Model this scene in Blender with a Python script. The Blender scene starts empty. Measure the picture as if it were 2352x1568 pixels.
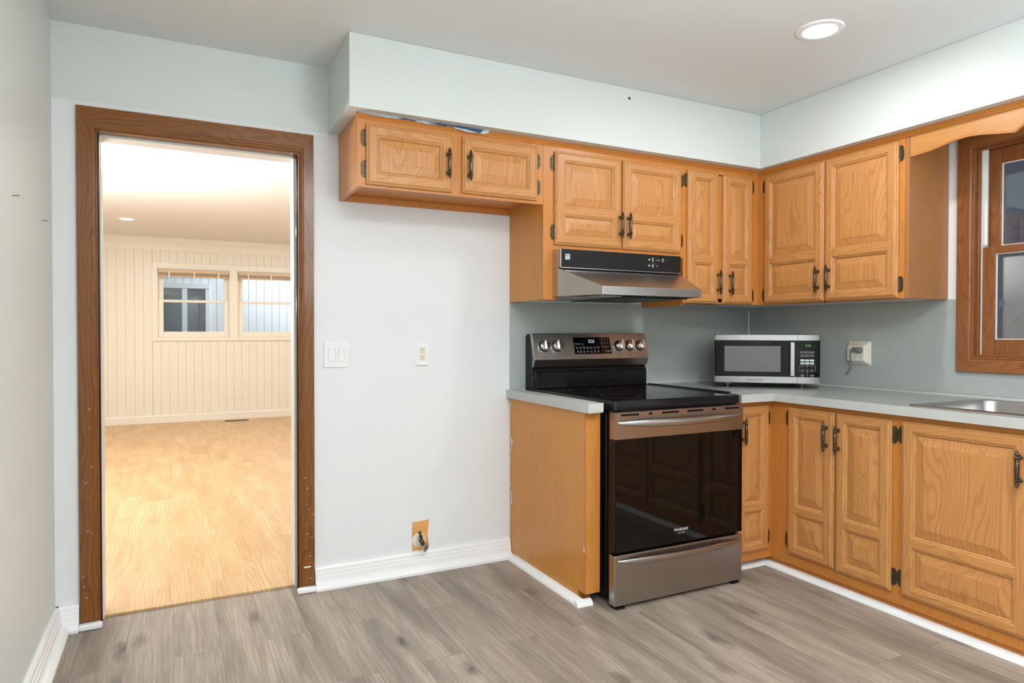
import bpy, math, random
from mathutils import Vector, Matrix
random.seed(7)
S = bpy.context.scene
C = S.collection
PI = math.pi

# ------------------------------------------------------------------ camera, world, lights, exposure
cam_d = bpy.data.cameras.new('camera')
cam = bpy.data.objects.new('camera', cam_d); C.objects.link(cam)
YAW, PITCH, ROLL = 0.4684, -0.0135, 0.0007
fw = Vector((math.sin(YAW)*math.cos(PITCH), math.cos(YAW)*math.cos(PITCH), math.sin(PITCH)))
rt = Vector((math.cos(YAW), -math.sin(YAW), 0)); up = rt.cross(fw)
rt2 = rt*math.cos(ROLL)+up*math.sin(ROLL); up2 = up*math.cos(ROLL)-rt*math.sin(ROLL)
m = Matrix((rt2, up2, -fw)).transposed().to_4x4(); m.translation = Vector((-3.4118, -3.2615, 1.2219))
cam.matrix_world = m
cam_d.sensor_width = 36; cam_d.lens = 36*1539.1/2352; cam_d.clip_start = 0.02
S.camera = cam
S.view_settings.view_transform = 'Standard'; S.view_settings.look = 'None'
S.view_settings.gamma = 1; S.view_settings.use_curve_mapping = False
S.view_settings.exposure = 0.18

w = bpy.data.worlds.new('evening_sky'); S.world = w; w.use_nodes = True
w.node_tree.nodes['Background'].inputs[0].default_value = (0.35, 0.42, 0.55, 1)
w.node_tree.nodes['Background'].inputs[1].default_value = 0.22

def area(name, loc, energy, size, color, direction=(0, 0, -1), shape='DISK', spread=180):
    d = bpy.data.lights.new(name, 'AREA'); d.energy = energy; d.size = size; d.color = color; d.shape = shape
    d.spread = math.radians(spread)
    o = bpy.data.objects.new(name, d); C.objects.link(o); o.location = loc
    o.rotation_euler = Vector(direction).to_track_quat('-Z', 'Y').to_euler()
    return o
CEIL = 2.479
KITCHEN_LIGHTS = [(-1.009, -1.341)]
area('recessed_lamp', (-1.009, -1.341, CEIL-0.012), 8, 0.13, (0.98, 0.985, 1.0))
area('overhead_fill', (-2.75, -3.0, CEIL-0.03), 46, 0.9, (0.96, 0.98, 1.0), shape='SQUARE')  # added soft fill behind the camera, no fixture there
area('bounce_fill', (-2.0, -3.5, 1.6), 68, 0.8, (0.95, 0.985, 1.0), (0.05, 0.1, 1))  # added unseen fill, aimed up to brighten ceiling and walls
FAR_LIGHTS = [(-3.862, 5.309), (-1.9, 5.3), (-4.6, 3.4), (-1.2, 3.4)]
for x, y in FAR_LIGHTS:
    area('far_room_lamp', (x, y, CEIL-0.012), 13, 0.13, (1.0, 0.975, 0.94))
area('far_ceiling_fill', (-4.45, 1.9, 1.45), 125, 0.5, (0.93, 0.97, 1.0), (0.25, -0.05, 1))  # added unseen fill that whitens the far room ceiling
area('siding_fill', (-1.2, 7.4, 3.3), 105, 0.4, (0.93, 0.97, 1.0), (0, 0.9, -0.5))  # added light without a fixture, brightens the neighbour's siding

# ------------------------------------------------------------------ materials
def new_mat(name):
    mt = bpy.data.materials.new(name); mt.use_nodes = True
    nt = mt.node_tree; b = nt.nodes['Principled BSDF']
    return mt, nt, b
def nd(nt, t, **k):
    n = nt.nodes.new(t)
    for a, v in k.items(): setattr(n, a, v)
    return n
def plain(name, col, rough=0.5, metal=0.0, spec=0.5, bump=0.0, bscale=200, var=0.0, vscale=3, coat=0.0):
    mt, nt, b = new_mat(name)
    b.inputs['Base Color'].default_value = (*col, 1); b.inputs['Roughness'].default_value = rough
    b.inputs['Metallic'].default_value = metal; b.inputs['Specular IOR Level'].default_value = spec
    b.inputs['Coat Weight'].default_value = coat
    tc = nd(nt, 'ShaderNodeTexCoord')
    if bump:
        n = nd(nt, 'ShaderNodeTexNoise'); n.inputs['Scale'].default_value = bscale; n.inputs['Detail'].default_value = 3
        bp = nd(nt, 'ShaderNodeBump'); bp.inputs['Strength'].default_value = bump; bp.inputs['Distance'].default_value = 0.002
        nt.links.new(tc.outputs['Object'], n.inputs['Vector']); nt.links.new(n.outputs['Fac'], bp.inputs['Height'])
        nt.links.new(bp.outputs['Normal'], b.inputs['Normal'])
    if var:
        n = nd(nt, 'ShaderNodeTexNoise'); n.inputs['Scale'].default_value = vscale; n.inputs['Detail'].default_value = 4
        r = nd(nt, 'ShaderNodeValToRGB')
        r.color_ramp.elements[0].position = 0.3; r.color_ramp.elements[1].position = 0.7
        r.color_ramp.elements[0].color = (*[c*(1-var) for c in col], 1); r.color_ramp.elements[1].color = (*[min(1, c*(1+var*0.6)) for c in col], 1)
        nt.links.new(tc.outputs['Object'], n.inputs['Vector']); nt.links.new(n.outputs['Fac'], r.inputs['Fac'])
        nt.links.new(r.outputs['Color'], b.inputs['Base Color'])
    return mt
def emit(name, col, s):
    mt, nt, b = new_mat(name)
    b.inputs['Base Color'].default_value = (0, 0, 0, 1)
    b.inputs['Emission Color'].default_value = (*col, 1); b.inputs['Emission Strength'].default_value = s
    return mt
def math_n(nt, op, a, bb=None, c=None):
    n = nd(nt, 'ShaderNodeMath', operation=op)
    for i, v in enumerate((a, bb, c)):
        if v is None: continue
        if isinstance(v, (int, float)): n.inputs[i].default_value = v
        else: nt.links.new(v, n.inputs[i])
    return n.outputs[0]
def mixc(nt, fac, a, bb, blend='MIX'):
    n = nd(nt, 'ShaderNodeMix', data_type='RGBA', blend_type=blend)
    if isinstance(fac, (int, float)): n.inputs[0].default_value = fac
    else: nt.links.new(fac, n.inputs[0])
    for i, v in ((6, a), (7, bb)):
        if isinstance(v, tuple): n.inputs[i].default_value = (*v, 1)
        else: nt.links.new(v, n.inputs[i])
    return n.outputs[2]
def ramp(nt, fac, stops):
    r = nd(nt, 'ShaderNodeValToRGB'); e = r.color_ramp.elements
    while len(e) < len(stops): e.new(0.5)
    for i, (p, c) in enumerate(stops):
        e[i].position = p; e[i].color = (*c, 1) if isinstance(c, tuple) else (c, c, c, 1)
    nt.links.new(fac, r.inputs['Fac']); return r.outputs['Color']

def wood(name, base, dark, axis='z', grain=0.5, pores=0.35, rough=0.35, scale=1.0, wear=0.0, wearcol=(0.76, 0.56, 0.36)):
    mt, nt, b = new_mat(name)
    tc = nd(nt, 'ShaderNodeTexCoord'); oi = nd(nt, 'ShaderNodeObjectInfo')
    off = nd(nt, 'ShaderNodeVectorMath', operation='ADD')
    rv = math_n(nt, 'MULTIPLY', oi.outputs['Random'], 7.3)
    cb = nd(nt, 'ShaderNodeCombineXYZ')
    for i in range(3): nt.links.new(rv, cb.inputs[i])
    nt.links.new(tc.outputs['Object'], off.inputs[0]); nt.links.new(cb.outputs[0], off.inputs[1])
    def mapped(a, l):
        mp = nd(nt, 'ShaderNodeMapping'); sc = [a, a, a]; sc['xyz'.index(axis)] = l
        mp.inputs['Scale'].default_value = sc; nt.links.new(off.outputs[0], mp.inputs['Vector']); return mp.outputs[0]
    nz = nd(nt, 'ShaderNodeTexNoise'); nz.inputs['Scale'].default_value = 1; nz.inputs['Detail'].default_value = 2; nz.inputs['Roughness'].default_value = 0.45
    nt.links.new(mapped(7.5, 1.5), nz.inputs['Vector'])
    dp = nd(nt, 'ShaderNodeVectorMath', operation='DOT_PRODUCT'); av = [1, 1, 1]; av['xyz'.index(axis)] = 0.0; dp.inputs[1].default_value = av
    nt.links.new(off.outputs[0], dp.inputs[0])
    wf = math_n(nt, 'MULTIPLY_ADD', math_n(nt, 'SINE', math_n(nt, 'ADD', math_n(nt, 'MULTIPLY', dp.outputs['Value'], 330*scale), math_n(nt, 'MULTIPLY', nz.outputs['Fac'], 85))), 0.5, 0.5)
    n2 = nd(nt, 'ShaderNodeTexNoise'); n2.inputs['Scale'].default_value = 1; n2.inputs['Detail'].default_value = 5; n2.inputs['Roughness'].default_value = 0.65
    nt.links.new(mapped(330*scale, 9*scale), n2.inputs['Vector'])
    n3 = nd(nt, 'ShaderNodeTexNoise'); n3.inputs['Scale'].default_value = 1; n3.inputs['Detail'].default_value = 3
    nt.links.new(mapped(14, 1.6), n3.inputs['Vector'])
    c = ramp(nt, wf, [(0.0, dark), (0.30, base), (1.0, tuple(min(1, x*1.05) for x in base))])
    c = mixc(nt, grain, base, c)
    c = mixc(nt, math_n(nt, 'MULTIPLY', ramp(nt, n2.outputs['Fac'], [(0.36, 1.0), (0.52, 0.0)]), pores), c, dark)
    c = mixc(nt, math_n(nt, 'MULTIPLY', ramp(nt, n3.outputs['Fac'], [(0.35, 1.0), (0.7, 0.0)]), 0.22), c, dark)
    if wear:
        n4 = nd(nt, 'ShaderNodeTexNoise'); n4.inputs['Scale'].default_value = 1; n4.inputs['Detail'].default_value = 5; n4.inputs['Roughness'].default_value = 0.7
        nt.links.new(mapped(60, 11), n4.inputs['Vector'])
        c = mixc(nt, math_n(nt, 'MULTIPLY', ramp(nt, n4.outputs['Fac'], [(0.60, 0.0), (0.70, 1.0)]), wear), c, wearcol)
    nt.links.new(c, b.inputs['Base Color']); b.inputs['Roughness'].default_value = rough
    bp = nd(nt, 'ShaderNodeBump'); bp.inputs['Strength'].default_value = 0.12; bp.inputs['Distance'].default_value = 0.001
    nt.links.new(n2.outputs['Fac'], bp.inputs['Height']); nt.links.new(bp.outputs['Normal'], b.inputs['Normal'])
    return mt

def planks(name, length, width, tones, dark, knots=0.8, rough=0.45, seam=(0.1, 0.08, 0.06), rings=0.35, fine=0.4, offset=0.37, mortar=0.0016, warp=22, ys=0.55):
    """boards running along y"""
    mt, nt, b = new_mat(name)
    tc = nd(nt, 'ShaderNodeTexCoord')
    mp = nd(nt, 'ShaderNodeMapping'); mp.inputs['Rotation'].default_value = (0, 0, PI/2); mp.inputs['Location'].default_value = (0.31, 0.125, 0)
    nt.links.new(tc.outputs['Object'], mp.inputs['Vector'])
    br = nd(nt, 'ShaderNodeTexBrick', offset=offset, offset_frequency=2)
    br.inputs['Color1'].default_value = (0, 0, 0, 1); br.inputs['Color2'].default_value = (1, 1, 1, 1); br.inputs['Mortar'].default_value = (0.5, 0.5, 0.5, 1)
    br.inputs['Scale'].default_value = 1; br.inputs['Brick Width'].default_value = length; br.inputs['Row Height'].default_value = width
    br.inputs['Mortar Size'].default_value = mortar; br.inputs['Mortar Smooth'].default_value = 0.2
    nt.links.new(mp.outputs[0], br.inputs['Vector'])
    rnd = nd(nt, 'ShaderNodeSeparateColor'); nt.links.new(br.outputs['Color'], rnd.inputs[0])
    R = rnd.outputs[0]
    off = nd(nt, 'ShaderNodeCombineXYZ'); nt.links.new(math_n(nt, 'MULTIPLY', R, 13.7), off.inputs[0]); nt.links.new(math_n(nt, 'MULTIPLY', R, 29.1), off.inputs[1])
    ad = nd(nt, 'ShaderNodeVectorMath', operation='ADD'); nt.links.new(tc.outputs['Object'], ad.inputs[0]); nt.links.new(off.outputs[0], ad.inputs[1])
    def mapped(sx, sy, src=None):
        q = nd(nt, 'ShaderNodeMapping'); q.inputs['Scale'].default_value = (sx, sy, 1); nt.links.new(src or ad.outputs[0], q.inputs['Vector']); return q.outputs[0]
    # knots: sparse stretched cells
    vo = nd(nt, 'ShaderNodeTexVoronoi', feature='F1'); vo.inputs['Scale'].default_value = 1; vo.inputs['Randomness'].default_value = 1
    wob = nd(nt, 'ShaderNodeTexNoise'); wob.inputs['Scale'].default_value = 9; wob.inputs['Detail'].default_value = 2
    nt.links.new(mapped(1.6, 1), wob.inputs['Vector'])
    wa = nd(nt, 'ShaderNodeVectorMath', operation='MULTIPLY_ADD'); wa.inputs[1].default_value = (0.35, 0.35, 0)
    nt.links.new(wob.outputs['Color'], wa.inputs[0]); nt.links.new(mapped(5.5, 1.9), wa.inputs[2]); nt.links.new(wa.outputs[0], vo.inputs['Vector'])
    D = vo.outputs['Distance']
    # growth rings that bend round the knots
    xs = nd(nt, 'ShaderNodeSeparateXYZ'); nt.links.new(ad.outputs[0], xs.inputs[0])
    lf = nd(nt, 'ShaderNodeTexNoise'); lf.inputs['Scale'].default_value = 1; lf.inputs['Detail'].default_value = 3; nt.links.new(mapped(5.0, ys), lf.inputs['Vector'])
    kn = math_n(nt, 'DIVIDE', 0.35, math_n(nt, 'ADD', D, 0.12))
    ph = math_n(nt, 'ADD', math_n(nt, 'ADD', math_n(nt, 'MULTIPLY', xs.outputs[0], 150), math_n(nt, 'MULTIPLY', lf.outputs['Fac'], warp)), math_n(nt, 'MULTIPLY', kn, 3.2))
    ring = math_n(nt, 'SINE', math_n(nt, 'MULTIPLY', ph, 2.4))
    ring = math_n(nt, 'MULTIPLY_ADD', ring, 0.5, 0.5)
    fn = nd(nt, 'ShaderNodeTexNoise'); fn.inputs['Scale'].default_value = 1; fn.inputs['Detail'].default_value = 6; fn.inputs['Roughness'].default_value = 0.7
    nt.links.new(mapped(120, 3.6), fn.inputs['Vector'])
    md = nd(nt, 'ShaderNodeTexNoise'); md.inputs['Scale'].default_value = 1; md.inputs['Detail'].default_value = 4; md.inputs['Roughness'].default_value = 0.6
    nt.links.new(mapped(9, 1.1), md.inputs['Vector'])
    c = ramp(nt, R, tones)
    c = mixc(nt, math_n(nt, 'MULTIPLY', ramp(nt, md.outputs['Fac'], [(0.34, 1.0), (0.60, 0.0)]), 0.72), c, dark)
    c = mixc(nt, math_n(nt, 'MULTIPLY', math_n(nt, 'POWER', ring, 3), rings), c, dark)
    c = mixc(nt, math_n(nt, 'MULTIPLY', ramp(nt, fn.outputs['Fac'], [(0.35, 1.0), (0.55, 0.0)]), fine), c, dark)
    c = mixc(nt, math_n(nt, 'MULTIPLY', ramp(nt, D, [(0.03, 1.0), (0.085, 0.6), (0.22, 0.0)]), knots), c, tuple(x*0.45 for x in dark))
    c = mixc(nt, br.outputs['Fac'], c, seam)
    nt.links.new(c, b.inputs['Base Color']); b.inputs['Roughness'].default_value = rough
    bp = nd(nt, 'ShaderNodeBump'); bp.inputs['Strength'].default_value = 0.15; bp.inputs['Distance'].default_value = 0.001
    nt.links.new(math_n(nt, 'SUBTRACT', fn.outputs['Fac'], br.outputs['Fac']), bp.inputs['Height']); nt.links.new(bp.outputs['Normal'], b.inputs['Normal'])
    return mt

def worn_brown(name, axis):
    """stained casing timber with pale nicks"""
    return wood(name, (0.25, 0.088, 0.014), (0.11, 0.034, 0.005), axis, 0.45, 0.3, 0.22, 0.7, 0.0)
M = {}
M['white_wall'] = plain('white_wall_paint', (0.82, 0.835, 0.845), 0.5, bump=0.25, bscale=160)
M['green_wall'] = plain('pale_green_wall_paint', (0.70, 0.755, 0.735), 0.5, bump=0.2, bscale=160)
M['soffit'] = plain('pale_green_soffit_paint', (0.665, 0.71, 0.69), 0.45, bump=0.2, bscale=160)
M['left_wall'] = plain('off_white_wall_paint', (0.72, 0.76, 0.75), 0.45, bump=0.2, bscale=150)
M['ceiling'] = plain('textured_ceiling_paint', (0.76, 0.785, 0.79), 0.7, bump=0.5, bscale=120)
M['laminate'] = plain('grey_backsplash_laminate', (0.43, 0.465, 0.445), 0.4, bump=0.05, bscale=300, var=0.05, vscale=6)
M['counter'] = plain('grey_counter_laminate', (0.31, 0.328, 0.315), 0.28, var=0.04, vscale=9)
M['counter_edge'] = plain('lit_counter_edge', (0.53, 0.55, 0.52), 0.4, var=0.05, vscale=9)  # lighter than the counter top: light on the front edge put into colour
M['trim'] = plain('white_trim_paint', (0.90, 0.905, 0.91), 0.3)
M['floor'] = planks('grey_oak_planks', 1.22, 0.1645, [(0.0, (0.365, 0.298, 0.240)), (0.5, (0.425, 0.352, 0.286)), (1.0, (0.39, 0.318, 0.258))], (0.135, 0.112, 0.094), rings=0.22, fine=0.5, knots=0.95, seam=(0.16, 0.135, 0.115), mortar=0.0011)
M['far_floor'] = planks('honey_maple_strips', 0.62, 0.165, [(0.0, (0.66, 0.45, 0.235)), (0.5, (0.70, 0.49, 0.27)), (1.0, (0.64, 0.425, 0.215))], (0.46, 0.26, 0.105), 0.12, 0.4, (0.5, 0.3, 0.13), 0.6, 0.3, mortar=0.0008, warp=26, ys=0.5)
OAK, OAKD = (0.62, 0.288, 0.096), (0.40, 0.155, 0.038)
M['oak_z'] = wood('oak_upright_grain', OAK, OAKD, 'z', 0.5, 0.33)
M['oak_x'] = wood('oak_cross_grain', OAK, OAKD, 'x', 0.5, 0.33)
M['oak_y'] = wood('oak_cross_grain_side', OAK, OAKD, 'y', 0.5, 0.33)
M['oak_edge'] = wood('oak_worn_edge', (0.58, 0.28, 0.09), OAKD, 'z', 0.3, 0.25, 0.4, 1.0, 0.5)
M['frame'] = wood('honey_stained_frame', (0.60, 0.232, 0.048), (0.46, 0.155, 0.026), 'z', 0.3, 0.12, 0.33)
M['frame_h'] = wood('honey_stained_rail', (0.60, 0.232, 0.048), (0.46, 0.155, 0.026), 'x', 0.3, 0.12, 0.33)
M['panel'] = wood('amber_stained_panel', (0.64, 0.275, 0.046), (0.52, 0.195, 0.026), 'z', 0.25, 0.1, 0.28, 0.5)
M['panel_shaded'] = wood('shaded_panel', (0.42, 0.185, 0.06), (0.33, 0.13, 0.04), 'z', 0.25, 0.1, 0.4, 0.5)  # browner than the other panels: shade of the window alcove put into colour
M['brown_z'] = worn_brown('dark_stained_upright', 'z')
M['brown_x'] = worn_brown('dark_stained_head', 'x')
M['dark_stain'] = plain('blackened_gloss_stain', (0.022, 0.012, 0.010), 0.12, var=0.6, vscale=14)
M['win_z'] = wood('red_brown_window_upright', (0.30, 0.105, 0.030), (0.14, 0.042, 0.012), 'z', 0.45, 0.3, 0.3, 0.8)
M['win_y'] = wood('red_brown_window_rail', (0.34, 0.125, 0.034), (0.16, 0.05, 0.013), 'y', 0.45, 0.3, 0.3, 0.8)
M['vinyl'] = plain('white_vinyl', (0.78, 0.78, 0.75), 0.4)
M['bronze'] = plain('antique_bronze', (0.14, 0.11, 0.075), 0.30, 0.9)
M['brass'] = plain('tarnished_brass', (0.11, 0.082, 0.048), 0.38, 0.75)
M['steel'] = plain('smoky_stainless', (0.40, 0.365, 0.34), 0.30, 1.0)
M['steel_hood'] = plain('brushed_stainless', (0.52, 0.50, 0.48), 0.28, 1.0)
M['steel_bright'] = plain('bright_stainless', (0.46, 0.455, 0.45), 0.28, 1.0)
M['chrome'] = plain('polished_knob_metal', (0.80, 0.79, 0.78), 0.16, 1.0)
M['black'] = plain('black_enamel', (0.007, 0.007, 0.008), 0.14, 0, 0.25)
M['black_matte'] = plain('black_painted_steel', (0.010, 0.010, 0.011), 0.42, 0, 0.3)
M['black_glass'] = plain('black_glass', (0.004, 0.0038, 0.0035), 0.03, 0, 0.28)
M['dark_gap'] = plain('dark_recess', (0.006, 0.006, 0.006), 0.8)
M['grey_print'] = plain('grey_print', (0.16, 0.16, 0.17), 0.4)
M['print'] = plain('pale_print', (0.72, 0.73, 0.74), 0.5)
M['dark_print'] = plain('dark_print', (0.03, 0.028, 0.026), 0.5)
M['red_print'] = plain('red_print', (0.55, 0.06, 0.03), 0.5)
M['key'] = plain('pale_green_keys', (0.52, 0.62, 0.58), 0.5)
M['ivory'] = plain('ivory_plastic', (0.80, 0.76, 0.66), 0.35)
M['white_plastic'] = plain('white_plastic', (0.88, 0.885, 0.89), 0.28)
M['cord'] = plain('grey_cord_rubber', (0.20, 0.205, 0.20), 0.5)
M['orange_paint'] = plain('old_orange_paint', (0.80, 0.40, 0.12), 0.55, var=0.12, vscale=25)
M['blue_paint'] = plain('old_blue_paint', (0.02, 0.065, 0.16), 0.6)
M['torn'] = plain('torn_paint_skin', (0.52, 0.58, 0.60), 0.6)
M['zinc'] = plain('dull_zinc', (0.42, 0.42, 0.42), 0.42, 0.8)
M['mesh_grey'] = plain('microwave_window_screen', (0.17, 0.18, 0.175), 0.18)
M['lens'] = emit('lit_lens', (1, 0.985, 0.96), 9)
M['digit_blue'] = emit('blue_white_digits', (0.72, 0.78, 1.0), 1.1)
M['digit_green'] = emit('green_digits', (0.10, 0.55, 0.04), 0.9)
M['cream'] = plain('cream_wall_paint', (0.85, 0.81, 0.72), 0.5)
M['cream_trim'] = plain('cream_trim_paint', (0.87, 0.835, 0.745), 0.4)
M['cream_ceiling'] = plain('warm_ceiling_paint', (0.84, 0.82, 0.79), 0.7)
M['blind'] = plain('tan_blind_slats', (0.66, 0.50, 0.34), 0.45)
M['siding'] = plain('white_siding', (0.80, 0.82, 0.84), 0.5)
M['siding_groove'] = plain('siding_groove', (0.30, 0.31, 0.33), 0.7)
M['night_glass'] = plain('dark_window_glass', (0.03, 0.045, 0.065), 0.06)
M['twig'] = plain('grey_brown_twig', (0.42, 0.36, 0.32), 0.8)
M['soil'] = plain('dark_soil', (0.05, 0.045, 0.035), 0.9, var=0.3, vscale=5)
def glass(name, tint, rough=0.0, alpha=1.0):
    mt, nt, b = new_mat(name)
    out = nt.nodes['Material Output']
    tr = nd(nt, 'ShaderNodeBsdfTransparent'); tr.inputs[0].default_value = (*tint, 1)
    gl = nd(nt, 'ShaderNodeBsdfGlossy'); gl.inputs['Roughness'].default_value = rough; gl.inputs[0].default_value = (1, 1, 1, 1)
    fr = nd(nt, 'ShaderNodeFresnel'); fr.inputs[0].default_value = 1.5
    mx = nd(nt, 'ShaderNodeMixShader')
    nt.links.new(math_n(nt, 'MULTIPLY', fr.outputs[0], alpha), mx.inputs[0])
    nt.links.new(tr.outputs[0], mx.inputs[1]); nt.links.new(gl.outputs[0], mx.inputs[2]); nt.links.new(mx.outputs[0], out.inputs[0])
    return mt
M['glass'] = glass('window_glass', (0.9, 0.93, 0.94))
M['glass_reflective'] = glass('reflective_window_glass', (0.85, 0.88, 0.9), 0.03, 1.7)  # mirrors more strongly than the plain window glass

# ------------------------------------------------------------------ mesh helpers
W = {}          # world origin of a thing, by object name
class MB:
    def __init__(s): s.v = []; s.f = []; s.m = []
    def add(s, vs, fs, mi=0):
        o = len(s.v); s.v += [tuple(p) for p in vs]
        for f in fs: s.f.append([i+o for i in f]); s.m.append(mi)
        return s
    def box(s, x0, x1, y0, y1, z0, z1, mi=0):
        x0, x1 = min(x0, x1), max(x0, x1); y0, y1 = min(y0, y1), max(y0, y1); z0, z1 = min(z0, z1), max(z0, z1)
        v = [(x0, y0, z0), (x1, y0, z0), (x1, y1, z0), (x0, y1, z0), (x0, y0, z1), (x1, y0, z1), (x1, y1, z1), (x0, y1, z1)]
        return s.add(v, [(3, 2, 1, 0), (4, 5, 6, 7), (0, 1, 5, 4), (1, 2, 6, 5), (2, 3, 7, 6), (3, 0, 4, 7)], mi)
    def prism(s, poly, axis, a0, a1, mi=0, fn=None):
        def P(p, a):
            if axis == 'x': q = (a, p[0], p[1])
            elif axis == 'y': q = (p[0], a, p[1])
            else: q = (p[0], p[1], a)
            return fn(q) if fn else q
        n = len(poly); v = [P(p, a0) for p in poly]+[P(p, a1) for p in poly]
        ar = sum(poly[i][0]*poly[(i+1) % n][1]-poly[(i+1) % n][0]*poly[i][1] for i in range(n))
        f = [(i, (i+1) % n, n+(i+1) % n, n+i) for i in range(n)]+[tuple(range(n))[::-1], tuple(range(n, 2*n))]
        flip = (ar > 0) == (a1 > a0)
        if axis == 'y': flip = not flip
        if not flip: f = [t[::-1] for t in f]
        return s.add(v, f, mi)
    def loops(s, L, mi=0, cap0=True, cap1=True, close=True):
        n = len(L[0]); v = [p for l in L for p in l]; f = []
        for k in range(len(L)-1):
            for i in range(n if close else n-1):
                j = (i+1) % n; f.append((k*n+i, k*n+j, (k+1)*n+j, (k+1)*n+i))
        if cap0: f.append(tuple(range(n))[::-1])
        if cap1: f.append(tuple((len(L)-1)*n+i for i in range(n)))
        return s.add(v, f, mi)
    def lathe(s, prof, c, d=(0, 0, 1), n=20, mi=0, sq=None):
        d = Vector(d).normalized(); q = Vector((0, 0, 1)).rotation_difference(d); c = Vector(c); L = []
        for r, h in prof:
            L.append([c+q @ Vector((r*math.cos(2*PI*i/n), r*math.sin(2*PI*i/n), h)) for i in range(n)])
        return s.loops(L, mi)
    def tube(s, pts, r, n=10, mi=0, flat=None, upv=(0, 0, 1)):
        pts = [Vector(p) for p in pts]; L = []
        for i, p in enumerate(pts):
            t = (pts[min(i+1, len(pts)-1)]-pts[max(i-1, 0)]).normalized()
            u = Vector(upv); u = (u-t*u.dot(t))
            if u.length < 1e-4: u = Vector((1, 0, 0))-t*t.x
            u.normalize(); b = t.cross(u); rr = r[i] if isinstance(r, (list, tuple)) else r
            ra, rb = (rr, rr) if flat is None else (rr, rr*flat)
            L.append([p+u*ra*math.cos(2*PI*k/n)+b*rb*math.sin(2*PI*k/n) for k in range(n)])
        return s.loops([l[::-1] for l in L], mi) if False else s.loops(L, mi)
    def text(s, t, size, mat, mi=0, align='CENTER'):
        cu = bpy.data.curves.new('lettering', 'FONT'); cu.body = t; cu.size = size; cu.align_x = align; cu.align_y = 'CENTER'
        cu.extrude = 0.0002; cu.resolution_u = 2
        o = bpy.data.objects.new('lettering', cu); me = bpy.data.meshes.new_from_object(o)
        s.add([mat @ v.co for v in me.vertices], [list(p.vertices) for p in me.polygons], mi)
        bpy.data.objects.remove(o); bpy.data.curves.remove(cu); bpy.data.meshes.remove(me)
        return s
    def build(s, name, mats, parent=None, bevel=0.0, segs=2, angle=35, smooth=True):
        if not isinstance(mats, (list, tuple)): mats = [mats]
        o0 = origin(parent)
        me = bpy.data.meshes.new(name); me.from_pydata([tuple(Vector(p)-o0) for p in s.v], [], s.f)
        for k in mats: me.materials.append(M[k] if isinstance(k, str) else k)
        me.polygons.foreach_set('material_index', s.m)
        me.validate(); me.update()
        if smooth:
            me.polygons.foreach_set('use_smooth', [True]*len(me.polygons)); me.set_sharp_from_angle(angle=math.radians(angle))
        o = bpy.data.objects.new(name, me); C.objects.link(o)
        if parent is not None: o.parent = parent
        if bevel:
            b = o.modifiers.new('edge', 'BEVEL'); b.width = bevel; b.segments = segs; b.limit_method = 'ANGLE'; b.angle_limit = math.radians(40); b.harden_normals = True
        return o
def origin(p):
    while p is not None:
        if p.name in W: return W[p.name]
        p = p.parent
    return Vector((0, 0, 0))
def tag(o, label, cat, group=None):
    o['label'] = label; o['category'] = cat
    if group: o['group'] = group
    return o
def thing(name, label, cat, loc, group=None, local=False, rotz=0):
    o = bpy.data.objects.new(name, None); C.objects.link(o); o.location = loc; o.rotation_euler = (0, 0, rotz); o.empty_display_size = 0.1
    W[o.name] = Vector((0, 0, 0)) if local else Vector(loc)
    return tag(o, label, cat, group)
def structure(o): o['kind'] = 'structure'; return o
def place(mesh_obj_data, name, parent, world, rotz=0):
    o = bpy.data.objects.new(name, mesh_obj_data); C.objects.link(o); o.parent = parent
    o.location = Vector(world)-origin(parent); o.rotation_euler = (0, 0, rotz)
    return o
def BX(name, mat, x0, x1, y0, y1, z0, z1, parent=None, bevel=0):
    return MB().box(x0, x1, y0, y1, z0, z1).build(name, mat, parent, bevel)

# ------------------------------------------------------------------ key dimensions
XL, XR = -3.845, 0.0
YREAR = -4.3
ZS = 2.1695
DX0, DX1, DZ = -3.695, -2.878, 2.062          # rough opening of the doorway
WT = 0.14
FY = 6.85
KZ = CEIL

# ------------------------------------------------------------------ room shell
structure(BX('floor', 'floor', XL-0.1, 0.1, YREAR, 0.075, -0.06, 0))
structure(BX('ceiling', 'ceiling', XL-0.1, 0.12, YREAR, WT*0.5, KZ, KZ+0.06))
b = MB()
b.box(XL-0.1, DX0, 0, WT, 0, ZS, 0); b.box(DX1, 0.12, 0, WT, 0, ZS, 0); b.box(DX0, DX1, 0, WT, DZ, ZS, 0)
b.box(XL-0.1, 0.12, 0, WT, ZS, KZ, 1)
structure(b.build('wall_back', ['white_wall', 'green_wall'], smooth=False))
structure(BX('wall_left', 'left_wall', XL-0.1, XL, YREAR, 0, 0, KZ))
structure(BX('wall_rear', 'left_wall', XL, 0, YREAR-0.1, YREAR, 0, KZ))
WY0, WY1, WZ0, WZ1 = -1.393, -2.477, 1.097, 2.108
b = MB()
b.box(0, WT, 0, WY0, 0, KZ); b.box(0, WT, WY1, YREAR, 0, KZ); b.box(0, WT, WY0, WY1, 0, WZ0); b.box(0, WT, WY0, WY1, WZ1, KZ)
structure(b.build('wall_right', 'white_wall', smooth=False))
# soffit over the cabinets (L-shaped, boxed in)
SX = -2.7474
poly = [(SX, 0.0), (SX, -0.441), (-0.378, -0.441), (-0.378, YREAR), (0, YREAR), (0, 0)]
structure(MB().prism(poly, 'z', ZS, KZ-0.001).build('wall_soffit', 'soffit', smooth=False))

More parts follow.
